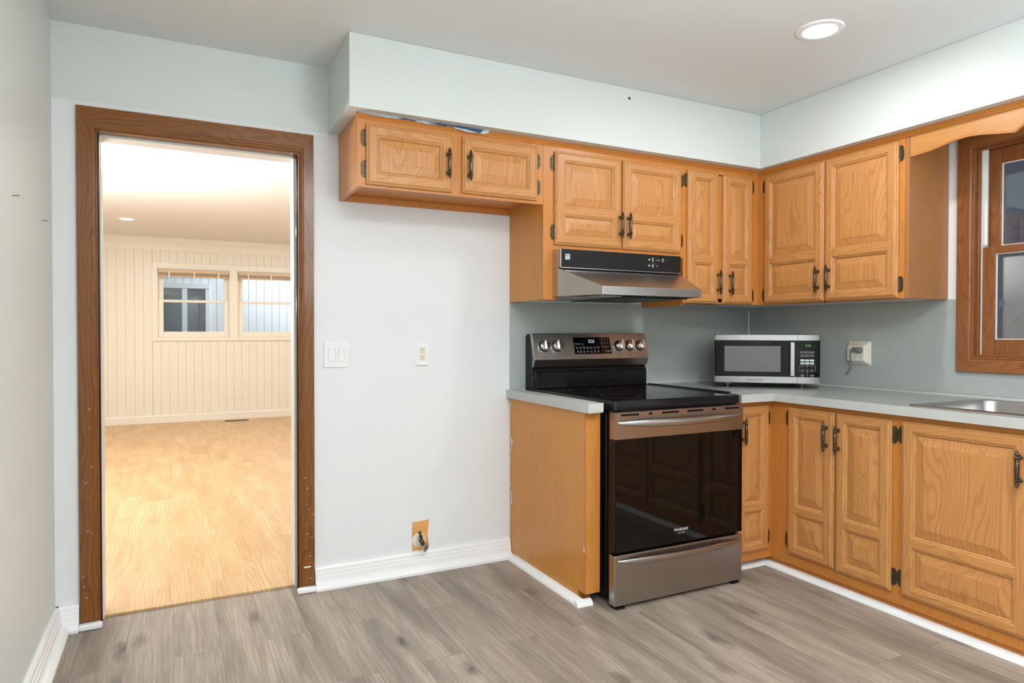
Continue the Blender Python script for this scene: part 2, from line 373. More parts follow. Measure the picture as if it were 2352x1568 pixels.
# baseboards
def base_profile(t, h):
    return [(0, 0), (t+0.028, 0), (t+0.028, 0.012), (t+0.022, 0.022), (t+0.012, 0.030), (t, 0.034), (t, 0.060), (t-0.004, 0.064), (t-0.004, 0.076), (t-0.008, 0.080), (t-0.008, h-0.008), (t-0.012, h), (0, h)]
bp = base_profile(0.024, 0.102)
o = MB().prism([(-p[0], p[1]) for p in bp], 'x', -2.815, -1.778).build('baseboard_back', 'trim', angle=25); structure(o)
MB_ = MB().prism([(-p[0], p[1]) for p in bp], 'x', XL+0.001, -3.762)
structure(MB_.build('baseboard_back_corner', 'trim', angle=25))
structure(MB().prism([(XL+p[0], p[1]) for p in bp], 'y', YREAR, -0.0).build('baseboard_left', 'trim', angle=25))
# returns of the shoe moulding into the doorway
structure(MB().box(-2.90, -2.812, -0.050, -0.018, 0, 0.026).build('trim_1', 'trim', bevel=0.008))
structure(MB().box(-3.765, -3.678, -0.050, -0.018, 0, 0.026).build('trim_2', 'trim', bevel=0.008))

# doorway: jamb, stop and casing
d1 = bpy.data.objects.new('door_1', None); C.objects.link(d1); d1.location = (-3.286, 0, 0); W[d1.name] = Vector((-3.286, 0, 0)); d1['kind'] = 'structure'
jx0, jx1, jz = -3.688, -2.886, 2.056
b = MB(); b.box(DX0, jx0, -0.004, 0.055, 0, DZ); b.box(jx1, DX1, -0.004, 0.055, 0, DZ); b.box(DX0, DX1, -0.004, 0.055, jz, DZ+0.002)
b.build('door_jamb', 'brown_z', d1, 0.002)
b = MB(); b.box(jx0-0.001, jx0+0.006, 0.012, 0.030, 0, jz-0.006); b.box(jx1-0.006, jx1+0.001, 0.012, 0.030, 0, jz-0.006)
b.build('weather_strip', 'dark_stain', d1, 0.003)
b = MB(); b.box(DX0, -3.680, 0.055, WT+0.012, 0, jz); b.box(-2.898, DX1, 0.055, WT+0.012, 0, jz); b.box(DX0, DX1, 0.055, WT+0.012, 2.046, jz+0.004)
b.build('white_jamb', 'vinyl', d1, 0.002)
cx0, cx1, cz1 = -3.760, -2.817, 2.148     # casing outer
ix0, ix1, iz1 = -3.694, -2.881, 2.060
def casing_piece(prof, p_out, p_in):      # mitred: loops between corner pairs, prof=[(t 0..1, n)]
    L = []
    for (ox, oz), (nx, nz) in zip(p_out, p_in):
        L.append([(ox+(nx-ox)*t, -n, oz+(nz-oz)*t) for t, n in prof])
    return L
prof = [(0, 0.0), (0, 0.016), (0.03, 0.019), (0.70, 0.019), (0.76, 0.0165), (0.80, 0.0165), (0.86, 0.014), (0.95, 0.012), (1.0, 0.008), (1.0, 0.0)]
for nm, po, pi_, mt in (('casing', [(cx0, 0.026), (cx0, cz1)], [(ix0, 0.026), (ix0, iz1)], 'brown_z'), ('casing', [(cx1, cz1), (cx1, 0.0)], [(ix1, iz1), (ix1, 0.0)], 'brown_z'), ('casing', [(cx0, cz1), (cx1, cz1)], [(ix0, iz1), (ix1, iz1)], 'brown_x')):
    MB().loops(casing_piece(prof, po, pi_)).build(nm, mt, d1, angle=25)
# pale nicks in the casing
b = MB()
for k in range(16):
    z = random.uniform(0.04, 0.55)**1.0; x = random.uniform(-2.868, -2.822)
    ln = random.uniform(0.002, 0.007); b.box(x, x+ln, -0.0194, -0.0188, z, z+random.uniform(0.001, 0.004))
for k in range(14):
    z = random.uniform(0.05, 1.0); x = random.uniform(-3.756, -3.715); b.box(x, x+random.uniform(0.002, 0.008), -0.0194, -0.0188, z, z+random.uniform(0.0008, 0.0025))
b.box(-2.868, -2.836, -0.0195, -0.0188, 0.112, 0.119)
b.build('paint_chip', 'cream', d1)

# ------------------------------------------------------------------ the room beyond the doorway
FX0, FX1 = -5.2, -0.4
structure(BX('floor_beyond', 'far_floor', FX0, FX1, 0.072, FY, -0.05, 0.010))
structure(BX('ceiling_beyond', 'cream_ceiling', FX0, FX1, WT*0.5, FY+0.2, KZ, KZ+0.06))
structure(BX('wall_beyond_left', 'cream', FX0-0.1, FX0, WT, FY, 0, KZ))
structure(BX('wall_beyond_right', 'cream', FX1, FX1+0.1, WT, FY, 0, KZ))
# far wall in grooved vertical boards, pierced by two windows
AX0, AX1, BX0, BX1, AZ0, AZ1 = -3.594, -2.705, -2.603, -1.714, 1.15, 2.075
def boards(b, x0, x1, z0, z1, y, pitch=0.102):
    n = max(1, round((x1-x0)/pitch)); p = (x1-x0)/n
    poly = [(x0, y+0.1)]
    for i in range(n):
        a = x0+i*p; poly += [(a+0.003, y), (a+p-0.003, y), (a+p, y+0.006)]
    poly[-1] = (x1, y); poly += [(x1, y+0.1)]
    b.prism(poly, 'z', z0, z1)
b = MB(); boards(b, FX0, -3.655, 0, KZ, FY); boards(b, -1.65, FX1, 0, KZ, FY); boards(b, -3.655, -1.65, 0, 1.105, FY); boards(b, -3.655, -1.65, 2.15, KZ, FY)
b.box(-3.655, AX0, FY, FY+0.1, 1.105, 2.15); b.box(AX1, BX0, FY, FY+0.1, 1.105, 2.15); b.box(BX1, -1.65, FY, FY+0.1, 1.105, 2.15)
b.box(AX0, AX1, FY, FY+0.1, 1.105, AZ0); b.box(BX0, BX1, FY, FY+0.1, 1.105, AZ0); b.box(AX0, AX1, FY, FY+0.1, AZ1, 2.15); b.box(BX0, BX1, FY, FY+0.1, AZ1, 2.15)
structure(b.build('wall_far', 'cream', smooth=False))
structure(MB().prism([(FY, 2.315), (FY-0.016, 2.315), (FY-0.016, 2.415), (FY-0.022, 2.42), (FY-0.03, 2.44), (FY-0.05, KZ), (FY, KZ)], 'x', FX0, FX1).build('trim_3', 'cream_trim', angle=25))
structure(MB().prism([(FY, 0.01), (FY-0.016, 0.01), (FY-0.016, 0.10), (FY-0.008, 0.11), (FY, 0.11)], 'x', FX0, FX1).build('baseboard_far', 'cream_trim', angle=25))
def far_window(n, x0, x1):
    r = bpy.data.objects.new('window_%d' % n, None); C.objects.link(r); r.location = ((x0+x1)/2, FY, AZ0); W[r.name] = Vector(r.location); r['kind'] = 'structure'
    b = MB(); t = 0.03
    b.box(x0, x0+t*0.4, FY-0.005, FY+0.1, AZ0, AZ1); b.box(x1-t*0.4, x1, FY-0.005, FY+0.1, AZ0, AZ1); b.box(x0, x1, FY-0.005, FY+0.1, AZ0, AZ0+0.012); b.box(x0, x1, FY-0.005, FY+0.1, AZ1-0.012, AZ1)
    b.build('window_frame', 'cream_trim', r, 0.003)
    for nm, z0, z1, y in (('lower_sash', AZ0+0.012, 1.66, FY+0.02), ('upper_sash', 1.625, AZ1-0.012, FY+0.05)):
        b = MB(); s = 0.060
        rl = 0.068 if nm == 'lower_sash' else 0.035
        b.box(x0+0.012, x0+0.012+s, y, y+0.028, z0, z1); b.box(x1-0.012-s, x1-0.012, y, y+0.028, z0, z1)
        b.box(x0+0.012+s, x1-0.012-s, y, y+0.028, z0, z0+rl); b.box(x0+0.012+s, x1-0.012-s, y, y+0.028, z1-0.035, z1)
        so = b.build(nm, 'cream_trim', r, 0.003)
        BX('glass_pane', 'glass', x0+0.012+s, x1-0.012-s, y+0.012, y+0.016, z0+rl, z1-0.035, so)
    return r
far_window(2, AX0, AX1); far_window(3, BX0, BX1)
b = MB()
cz0, czt = 1.105, 2.150
b.box(-3.652, AX0, FY-0.016, FY, cz0, czt); b.box(AX1, BX0, FY-0.016, FY, cz0, czt); b.box(BX1, -1.655, FY-0.016, FY, cz0, czt)
b.box(AX0, AX1, FY-0.016, FY, AZ1, czt); b.box(BX0, BX1, FY-0.016, FY, AZ1, czt); b.box(AX0, AX1, FY-0.016, FY, cz0, AZ0); b.box(BX0, BX1, FY-0.016, FY, cz0, AZ0)
structure(b.build('trim_4', 'cream_trim', None, 0.002))
for x0, x1, lb in ((AX0, AX1, 'raised tan blind in the left of the two far room windows'), (BX0, BX1, 'raised tan blind in the right far room window, cut off by the door jamb')):
    t = thing('window_blind', lb, 'blind', ((x0+x1)/2, FY, 2.0), 'raised blinds of the far room windows')
    BX('head_rail', 'blind', x0+0.015, x1-0.015, FY-0.045, FY-0.006, 2.02, 2.06, t, 0.003)
    b = MB()
    for k in range(9): b.box(x0+0.02, x1-0.02, FY-0.045, FY-0.01, 1.978+k*0.0047, 1.978+k*0.0047+0.0025)
    b.build('slat_stack', 'blind', t, smooth=False)
    BX('bottom_rail', 'blind', x0+0.02, x1-0.02, FY-0.046, FY-0.009, 1.962, 1.977, t, 0.002)
    for fx in (0.16, 0.5, 0.84): xx = x0+(x1-x0)*fx; BX('ladder_tape', 'cream_trim', xx-0.008, xx+0.008, FY-0.0475, FY-0.046, 1.955, 2.03, t)
# what stands outside the far windows
b = MB(); b.box(-8, 2, 9.03, 9.15, 0, 4)
x = -8.0
while x < 1.9: b.box(x, x+0.118, 9.015, 9.03, 0, 4); x += 0.125
o = b.build('neighbour_wall', 'siding', smooth=False); tag(o, 'white board-sided wall outside the far room windows', 'wall'); o['kind'] = 'structure'
t = thing('neighbour_window', 'white-framed dark window seen outside through the far left window', 'window', (-3.23, 9.01, 1.0))
b = MB(); b.box(-3.62, -2.86, 8.97, 9.015, 1.94, 2.03); b.box(-3.62, -3.55, 8.98, 9.015, 0.8, 1.94); b.box(-2.93, -2.86, 8.98, 9.015, 0.8, 1.94); b.box(-3.28, -3.20, 8.98, 9.015, 0.8, 1.94); b.box(-3.62, -2.86, 8.97, 9.015, 0.74, 0.8)
b.build('window_frame', 'siding', t, 0.006)
for x0, x1 in ((-3.55, -3.28), (-3.20, -2.93)): BX('window_pane', 'night_glass', x0, x1, 8.995, 9.012, 0.8, 1.94, t)
structure(BX('ground', 'soil', -9, 8, FY+0.1, 12, -0.3, -0.05))
# floor register and ceiling light of the far room
t = thing('floor_register', 'brown floor register on the honey wood floor below the far windows', 'vent', (-2.64, 6.63, 0.010))
b = MB(); b.box(-2.79, -2.49, 6.57, 6.585, 0.010, 0.016); b.box(-2.79, -2.49, 6.665, 6.68, 0.010, 0.016); b.box(-2.79, -2.775, 6.585, 6.665, 0.010, 0.016); b.box(-2.505, -2.49, 6.585, 6.665, 0.010, 0.016)
b.build('frame', 'bronze', t)
b = MB()
for k in range(14): b.box(-2.772+k*0.0195, -2.762+k*0.0195, 6.585, 6.665, 0.010, 0.0145)
b.box(-2.775, -2.505, 6.585, 6.665, 0.0098, 0.0105, 1)
b.build('grille', ['bronze', 'dark_gap'], t, smooth=False)
def recessed(x, y, label):
    t = thing('recessed_light', label, 'light', (x, y, KZ), 'recessed ceiling lights')
    prof = [(0.066, 0.0), (0.066, -0.005), (0.070, -0.008), (0.090, -0.006), (0.094, -0.002), (0.094, 0.0)]
    L = [[(x+r*math.cos(2*PI*i/40), y+r*math.sin(2*PI*i/40), KZ+h) for i in range(40)] for r, h in prof]
    MB().loops([l[::-1] for l in L], 0, False, False).build('trim_ring', 'trim', t)
    MB().lathe([(0.0001, -0.0045), (0.0665, -0.0045), (0.0665, -0.001)], (x, y, KZ), n=40).build('lens', 'lens', t)
recessed(*KITCHEN_LIGHTS[0], 'lit recessed light in the grey kitchen ceiling')
recessed(*FAR_LIGHTS[0], 'lit recessed light in the far room ceiling seen through the doorway')

# ------------------------------------------------------------------ hardware (one mesh each, shared by all copies)
def pull_mesh():
    """bar pull along z, standing off along -y"""
    b = MB(); y = -0.026
    half = [(0.0005, 0.070), (0.0035, 0.0665), (0.0045, 0.0635), (0.0030, 0.0605), (0.0055, 0.0575), (0.0068, 0.054), (0.0052, 0.0505), (0.0035, 0.0485),
            (0.0050, 0.046), (0.0085, 0.0425), (0.0088, 0.0405), (0.0055, 0.0375), (0.0048, 0.0355), (0.0072, 0.0335), (0.0078, 0.0315), (0.0052, 0.0295), (0.0050, 0.027)]
    prof = [(r, -h) for r, h in half]+[(0.0056, -0.026), (0.0062, -0.010), (0.0062, 0.010), (0.0056, 0.026)]+[(r, h) for r, h in reversed(half)]
    prof = [(r*1.32, h) for r, h in prof]
    b.lathe(prof, (0, y, 0), n=14)
    for z in (-0.0425, 0.0425):
        b.lathe([(0.0095, 0), (0.0095, 0.002), (0.006, 0.004), (0.0045, 0.012), (0.0055, 0.022)], (0, 0, z), (0, -1, 0), 12)
    return b
def hinge_mesh():
    """surface hinge: leaf plate to the left (-x) of the knuckle, in the plane y=0"""
    b = MB()
    pl = [(-0.004, -0.037), (-0.010, -0.037), (-0.017, -0.028), (-0.019, -0.018), (-0.019, 0.018), (-0.017, 0.028), (-0.010, 0.037), (-0.004, 0.037), (0.0, 0.028), (0.0, -0.028)]
    b.prism(pl, 'y', -0.0025, 0.0)
    pl2 = [(p[0]*0.72-0.002, p[1]*0.74) for p in pl]; b.prism(pl2, 'y', -0.0042, -0.0024)
    for k in range(5): b.lathe([(0.0001, 0), (0.0048, 0), (0.0048, 0.0088), (0.0001, 0.0088)], (0, -0.004, -0.024+k*0.0097), n=10)
    for z in (-0.033, 0.033): b.lathe([(0.0022, -0.005), (0.0040, -0.002), (0.0025, 0.004)], (0, -0.004, z), n=8)
    for z in (-0.015, 0.015): b.lathe([(0.003, 0), (0.003, 0.0015), (0.001, 0.002)], (-0.010, -0.0042, z), (0, -1, 0), 8)
    return b
def shared(b, name, mat):
    o = b.build(name, mat); me = o.data; bpy.data.objects.remove(o); return me
PULL = shared(pull_mesh(), 'pull_handle', 'bronze')
HINGE = shared(hinge_mesh(), 'hinge', 'brass')
hb = hinge_mesh(); hb.v = [(-x, y, z) for x, y, z in hb.v]; hb.f = [f[::-1] for f in hb.f]
HINGE_R = shared(hb, 'hinge', 'brass')

# ------------------------------------------------------------------ cabinet doors
class Face:
    """a vertical cabinet front: 'y' faces -y (u = x), 'x' faces -x (u = -y)"""
    def __init__(s, kind, pos): s.k = kind; s.p = pos; s.rot = 0 if kind == 'y' else -PI/2
    def P(s, u, w_, n): return (u, s.p-n, w_) if s.k == 'y' else (s.p-n, -u, w_)
    def mats(s): return ['oak_z', 'oak_x' if s.k == 'y' else 'oak_y', 'oak_edge']
def rect_rings(b, F, r, rings, mv, mh, fill=None, back=False):
    u0, u1, w0, w1 = r; L = []
    for i, n in rings: L.append([F.P(u0+i, w0+i, n), F.P(u1-i, w0+i, n), F.P(u1-i, w1-i, n), F.P(u0+i, w1-i, n)])
    for a, c in zip(L, L[1:]):
        for k in range(4):
            j = (k+1) % 4
            b.add([a[k], a[j], c[j], c[k]], [(0, 1, 2, 3)], mh if k % 2 == 0 else mv)
    if fill is not None: b.add(L[-1], [(0, 1, 2, 3)], fill)
    if back: b.add(L[0], [(3, 2, 1, 0)], mv)
def door(parent, F, u0, u1, w0, w1, split=None, pull=None, hinge=None, stile=0.046, rail=0.040, mid=0.034, name='door'):
    n0 = 0.0015; T = 0.0205
    b = MB(); e = 0.015
    rect_rings(b, F, (u0, u1, w0, w1), [(0, n0), (0, 0.011), (0.0035, 0.0145), (0.0075, 0.0145), (0.0085, 0.0170), (0.012, 0.0195), (e, T)], 2, 2, None, True)
    U0, U1, W0, W1 = u0+e, u1-e, w0+e, w1-e
    a0, a1 = u0+stile, u1-stile
    ops = [(w0+rail, w1-rail)] if split is None else [(w0+rail, split-mid/2), (split+mid/2, w1-rail)]
    ys = [W0]+[t for op in ops for t in op]+[W1]
    def q(ua, ub, wa, wb, mi): b.add([F.P(ua, wa, T), F.P(ub, wa, T), F.P(ub, wb, T), F.P(ua, wb, T)], [(0, 1, 2, 3)], mi)
    q(U0, a0, W0, W1, 0); q(a1, U1, W0, W1, 0)
    for k in range(0, len(ys), 2): q(a0, a1, ys[k], ys[k+1], 1)
    for wa, wb in ops:
        rect_rings(b, F, (a0, a1, wa, wb), [(0, T), (0.0035, 0.0165), (0.0080, 0.0165), (0.0095, 0.0140), (0.0135, 0.0115), (0.0145, 0.006)], 2, 2)
    d = b.build(name, F.mats(), parent, angle=20)
    for wa, wb in ops:
        p = MB(); bw = min(0.036, 0.22*(a1-a0), 0.22*(wb-wa))
        rect_rings(p, F, (a0, a1, wa, wb), [(0.0140, 0.0065), (0.0150, 0.0085), (0.015+bw, 0.0165), (0.0155+bw, 0.0180)], 0, 0, 0)
        p.build('raised_panel', ['oak_z'], d, angle=15)
    if pull: place(PULL, 'pull_handle', d, F.P(pull[0], pull[1], T), F.rot)
    if hinge:
        side, zs = hinge
        for z in zs:
            if side == 'l': place(HINGE, 'hinge', d, F.P(u0-0.002, z, 0.0006), F.rot)
            else: place(HINGE_R, 'hinge', d, F.P(u1+0.002, z, 0.0006), F.rot)
    return d

FU = Face('y', -0.371); FRU = Face('x', -0.3125); FB = Face('y', -0.758); FRB = Face('x', -0.630)
ZU = 1.385
# ---- wall cabinet over the empty fridge space
t = thing('wall_cabinet', 'low two-door oak wall cabinet over the empty white wall beside the doorway', 'cabinet', (-2.24, 0, 1.8525), 'upper cabinets')
BX('cabinet_box', 'frame', -2.697, -1.779, -0.352, -0.002, 1.885, ZS-0.002, t)
b = MB(); zb, zt = 1.8525, ZS-0.002
b.box(-2.697, -2.660, -0.371, -0.352, zb, zt); b.box(-1.818, -1.779, -0.371, -0.352, zb, zt); b.box(-2.660, -1.818, -0.371, -0.352, zb, 1.868); b.box(-2.660, -1.818, -0.371, -0.352, 2.122, zt); b.box(-2.270, -2.208, -0.371, -0.352, 1.868, 2.122)
b.build('face_frame', 'frame', t)
b = MB(); b.box(-2.697, -2.680, -0.352, -0.002, zb, 1.885); b.box(-1.796, -1.779, -0.352, -0.002, zb, 1.885); b.box(-2.680, -1.796, -0.020, -0.002, zb, 1.885)
b.build('side_skirt', 'frame', t, 0.001)
door(t, FU, -2.662, -2.265, 1.864, 2.125, None, (-2.289, 1.989), ('l', (2.065, 1.931)), 0.045, 0.045)
door(t, FU, -2.213, -1.816, 1.867, 2.128, None, (-2.185, 1.990), ('r', (2.061, 1.934)), 0.045, 0.045)
# ---- hood cabinet
t = thing('wall_cabinet', 'two-door oak wall cabinet directly above the range hood', 'cabinet', (-1.33, 0, 1.385), 'upper cabinets')
BX('cabinet_box', 'frame', -1.700, -0.890, -0.352, -0.002, 1.634, ZS-0.002, t)
BX('side_panel', 'panel', -1.777, -1.757, -0.352, -0.002, ZU, ZS-0.002, t)
BX('side_stile', 'frame', -1.7775, -1.699, -0.371, -0.352, ZU, ZS-0.002, t)
BX('filler', 'frame', -1.757, -1.702, -0.351, -0.30, ZU, ZS-0.003, t)
b = MB(); b.box(-1.6985, -0.8895, -0.371, -0.3525, 1.634, 1.66); b.box(-1.6985, -0.8895, -0.371, -0.3525, 2.118, zt); b.box(-1.32, -1.30, -0.371, -0.3525, 1.66, 2.118); b.box(-0.915, -0.8895, -0.371, -0.3525, 1.66, 2.118)
b.build('face_frame', 'frame_h', t)
door(t, FU, -1.716, -1.3155, 1.659, 2.122, 1.830, (-1.331, 1.778), ('l', (2.064, 1.722)))
door(t, FU, -1.3045, -0.912, 1.659, 2.121, 1.830, (-1.279, 1.777), ('r', (2.058, 1.728)))
# ---- narrow corner cabinet
t = thing('wall_cabinet', 'wall cabinet with two narrow doors in the corner right of the range hood', 'cabinet', (-0.6, 0, ZU), 'upper cabinets')
BX('cabinet_box', 'frame', -0.889, -0.314, -0.352, -0.002, ZU+0.012, ZS-0.002, t)
b = MB(); b.box(-0.889, -0.862, -0.371, -0.352, ZU, zt); b.box(-0.376, -0.3125, -0.371, -0.352, ZU, zt); b.box(-0.645, -0.600, -0.371, -0.352, ZU+0.01, 2.12); b.box(-0.862, -0.376, -0.371, -0.352, ZU, ZU+0.03); b.box(-0.862, -0.376, -0.371, -0.352, 2.115, zt)
b.build('face_frame', 'frame', t)
BX('bottom_rail', 'panel', -0.889, -0.872, -0.350, -0.002, ZU-0.012, ZU+0.012, t)
door(t, FU, -0.866, -0.640, 1.387, 2.126, 1.632, (-0.653, 1.506), ('l', (2.067,)))
door(t, FU, -0.605, -0.375, 1.389, 2.122, 1.630, (-0.562, 1.504), ('r', (2.075, 1.441)))
# ---- wall cabinet on the window wall
t = thing('wall_cabinet', 'two-door oak wall cabinet on the window wall above the microwave', 'cabinet', (0, -0.83, ZU), 'upper cabinets')
BX('cabinet_box', 'frame', -0.293, -0.002, -1.262, -0.353, ZU+0.012, ZS-0.002, t)
BX('side_panel', M['panel_shaded'], -0.3125, -0.002, -1.2815, -1.262, ZU, ZS-0.002, t, 0.001)
b = MB(); b.box(-0.3125, -0.293, -0.425, -0.372, ZU, zt); b.box(-0.3125, -0.293, -1.2615, -1.229, ZU, zt); b.box(-0.3125, -0.293, -0.835, -0.822, ZU, 2.13); b.box(-0.3125, -0.293, -1.229, -0.425, ZU, ZU+0.02); b.box(-0.3125, -0.293, -1.229, -0.425, 2.12, zt)
b.build('face_frame', 'frame', t)
door(t, FRU, 0.4245, 0.8265, 1.391, 2.130, 1.637, (0.800, 1.506), ('l', (2.074, 1.441)))
door(t, FRU, 0.8335, 1.2345, 1.391, 2.133, 1.637, (0.867, 1.508), ('r', (2.076, 1.454)))
# thin moulding along the cabinet tops
def crown(F, u0, u1):
    pr = [(0, 2.146), (0.004, 2.146), (0.006, 2.150), (0.005, 2.154), (0.010, 2.158), (0.016, 2.1675), (0.016, 2.1685), (0, 2.1685)]
    return pr
pr = crown(None, 0, 0)
o = MB().prism([(-0.371-n, z) for n, z in pr], 'x', -2.705, -0.300).build('top_moulding', 'frame_h', angle=25)
tag(o, 'honey wood moulding along the top of the range-wall cabinets', 'moulding')
o = MB().prism([(-0.3125-n, z) for n, z in pr], 'y', -2.62, -0.388).build('top_moulding', 'frame', angle=25)
tag(o, 'honey wood moulding along the top of the window-wall cabinets and valance', 'moulding')
# peeling paint under the soffit
b = MB(); n = 40
top, bot = [], []
for i in range(n+1):
    x = -2.70+0.62*i/n; f = i/n
    top.append((x, -0.405+0.012*f, 2.1688)); hgt = 0.004+0.004*random.random()+(0.009 if 0.72 < f < 0.98 else 0)+0.005*math.sin(f*9)**2
    bot.append((x, -0.3895-0.004*random.random(), 2.1688-hgt))
b.loops([top, bot, [(p[0], p[1]+0.0008, p[2]) for p in bot], [(p[0], p[1]+0.0008, p[2]) for p in top]], 0, False, False, close=False)
for xa, xb, dz in ((-2.44, -2.30, 0.008), (-2.255, -2.13, 0.015), (-2.36, -2.2, 0.007), (-2.6, -2.45, 0.005)):
    b.add([(xa, -0.396, 2.1660), (xb, -0.3955, 2.1650-dz), (xb+0.02, -0.3965, 2.1665), (xa+0.01, -0.400, 2.1678)], [(0, 1, 2, 3)], 1)
o = b.build('peeling_paint_strip', ['torn', 'blue_paint']); tag(o, 'torn pale and blue strip of peeling paint under the soffit above the low cabinet', 'paint strip')
# ---- scalloped valance over the window
prof = [(1.2835, 2.049), (1.310, 2.0495), (1.334, 2.051), (1.362, 2.0535), (1.390, 2.057), (1.418, 2.0625), (1.445, 2.068), (1.475, 2.0735), (1.501, 2.0765), (1.525, 2.0775), (1.552, 2.0768), (1.598, 2.071), (1.646, 2.061), (1.689, 2.0535), (1.721, 2.048), (1.728, 2.0505), (1.735, 2.056), (1.7455, 2.064), (1.756, 2.070), (1.785, 2.083), (1.83, 2.095), (1.88, 2.101), (1.935, 2.103)]
full = prof+[(3.87-u, z) for u, z in reversed(prof[:-1])]
t = thing('window_valance', 'scalloped honey wood valance board above the sink window', 'valance', (-0.3, -1.935, 2.05))
def strip(x0, x1, lift, h):
    b = MB(); L = []
    for u, z in full:
        zt_ = z+lift+h if h else 2.1675
        L.append([(x0, -u, z+lift), (x1, -u, z+lift), (x1, -u, zt_), (x0, -u, zt_)])
    return b.loops([l[::-1] for l in L])
strip(-0.3110, -0.2925, 0.004, 0).build('board', wood('honey_board', (0.58, 0.265, 0.075), (0.46, 0.18, 0.04), 'y', 0.3, 0.1, 0.33), t, angle=30)
strip(-0.3125, -0.300, 0.0, 0.004).build('bead', 'frame', t, angle=30)
strip(-0.3125, -0.300, 0.0075, 0.003).build('bead', 'frame', t, angle=30)

# ------------------------------------------------------------------ base cabinets
ZT, ZB, ZC = 0.0523, 0.0523, 0.8715
def toe(parent, x0, x1, y0, y1): BX('toe_kick', 'frame', x0, x1, y0, y1, 0, ZT+0.01, parent)
# end panel left of the range
t = thing('end_panel', 'plain amber wood end panel with front stile left of the range', 'panel', (-1.737, -0.4, 0))
b = MB(); b.box(-1.775, -1.757, -0.740, -0.002, ZT, 0.8672); b.box(-1.775, -1.757, -0.687, -0.002, 0, ZT)
b.build('side_panel', 'panel', t, 0.001)
BX('front_stile', 'frame', -1.775, -1.700, -0.758, -0.740, ZT, 0.8672, t, 0.0015)
BX('toe_kick', 'frame', -1.757, -1.705, -0.687, -0.669, 0, ZT+0.02, t)
# ragged wall paint brushed over the back edge of the panel: one smear
b = MB(); n = 90; A, B = [], []
for i in range(n+1):
    z = 0.13+0.735*i/n; q = max(0.0, math.sin(z*23)+0.6*math.sin(z*61+1)+0.5*math.sin(z*131))
    A.append((-1.7754, -0.009-0.004*random.random()-0.004*q, z)); B.append((-1.7754, -0.0105-0.010*q*random.uniform(0.5, 1.0)-0.004*q, z))
b.loops([A, B], 0, False, False, close=False); b.build('paint_stain', 'white_wall', t)
BX('chipped_edge', 'cream', -1.7758, -1.7748, -0.745, -0.738, 0.236, 0.262, t, 0.0004)
# cabinet right of the range
t = thing('base_cabinet', 'single-door oak base cabinet wedged between range and corner', 'cabinet', (-0.76, 0, 0), 'base cabinets')
BX('cabinet_box', 'frame', -0.905, -0.630, -0.740, -0.002, ZT, ZC, t)
b = MB(); b.box(-0.905, -0.868, -0.758, -0.740, ZB, ZC); b.box(-0.662, -0.630, -0.758, -0.740, ZB, ZC); b.box(-0.868, -0.662, -0.758, -0.740, ZB, 0.10); b.box(-0.868, -0.662, -0.758, -0.740, 0.84, ZC)
b.build('face_frame', 'frame', t)
toe(t, -0.905, -0.597, -0.705, -0.69)
door(t, FB, -0.885, -0.660, 0.100, 0.846, 0.330, (-0.853, 0.726), ('r', (0.780, 0.162)))
def base_cab(ya, yb, label, doors, stiles):
    t = thing('base_cabinet', label, 'cabinet', (-0.3, (ya+yb)/2, 0), 'base cabinets')
    BX('cabinet_box', 'frame', -0.612, -0.560, ya, yb, ZT, ZC, t)
    BX('end_wall', 'frame', -0.560, -0.002, yb, yb+0.016, ZT, ZC, t)
    BX('cabinet_floor', 'frame', -0.560, -0.002, ya-0.001, yb+0.017, ZT, ZT+0.016, t)
    b = MB()
    for s0, s1 in stiles: b.box(-0.630, -0.612, s0, s1, ZB, ZC)
    for (s0, s1), (q0, q1) in zip(stiles, stiles[1:]): b.box(-0.630, -0.612, s1, q0, ZB, 0.104); b.box(-0.630, -0.612, s1, q0, 0.842, ZC)
    b.build('face_frame', 'frame', t)
    toe(t, -0.612, -0.597, min(ya, -0.7585) if ya < -0.8 else -0.7055, yb)
    for d in doors: door(t, FRB, *d)
base_cab(-0.7585, -1.4445, 'oak base cabinet with two narrow doors under the counter, beside the corner',
         [(0.8755, 1.1415, 0.108, 0.847, 0.337, (1.107, 0.729), ('l', (0.788, 0.173))), (1.1495, 1.4235, 0.102, 0.8455, 0.332, (1.171, 0.724), ('r', (0.782, 0.167)))],
         [(-0.7585, -0.88), (-1.138, -1.153), (-1.42, -1.4445)])
base_cab(-1.445, -2.420, 'wide oak base cabinet with large doors below the sink',
         [(1.468, 1.952, 0.101, 0.846, 0.337, (1.922, 0.726), ('l', (0.785, 0.169))), (1.960, 2.402, 0.101, 0.846, 0.337, (1.990, 0.726), ('r', (0.785, 0.169)))],
         [(-1.445, -1.47), (-1.945, -1.965), (-2.398, -2.42)])
base_cab(-2.4205, -3.30, 'oak base cabinet with two doors beyond the sink cabinet',
         [(2.45, 2.85, 0.101, 0.846, 0.337, (2.82, 0.726), ('l', (0.785, 0.169))), (2.862, 3.27, 0.101, 0.846, 0.337, (2.89, 0.726), ('r', (0.785, 0.169)))],
         [(-2.4205, -2.452), (-2.84, -2.87), (-3.265, -3.30)])
# white quarter round along the toe kicks
qr = [(0, 0), (0.028, 0), (0.0265, 0.008), (0.022, 0.017), (0.014, 0.023), (0, 0.026)]
structure(MB().prism([(-0.612-n, z) for n, z in qr], 'y', -3.30, -0.705).build('trim_5', 'trim', angle=40))
structure(MB().prism([(-0.705-n, z) for n, z in qr], 'x', -0.92, -0.613).build('trim_6', 'trim', angle=40))
structure(MB().prism([(-1.775-n*1.35, z) for n, z in qr], 'y', -0.745, -0.052).build('trim_7', 'trim', angle=40))
o = MB().prism([(-0.732-n, z) for n, z in qr], 'x', -1.818, -1.737).build('trim_8', 'trim', angle=40); structure(o)

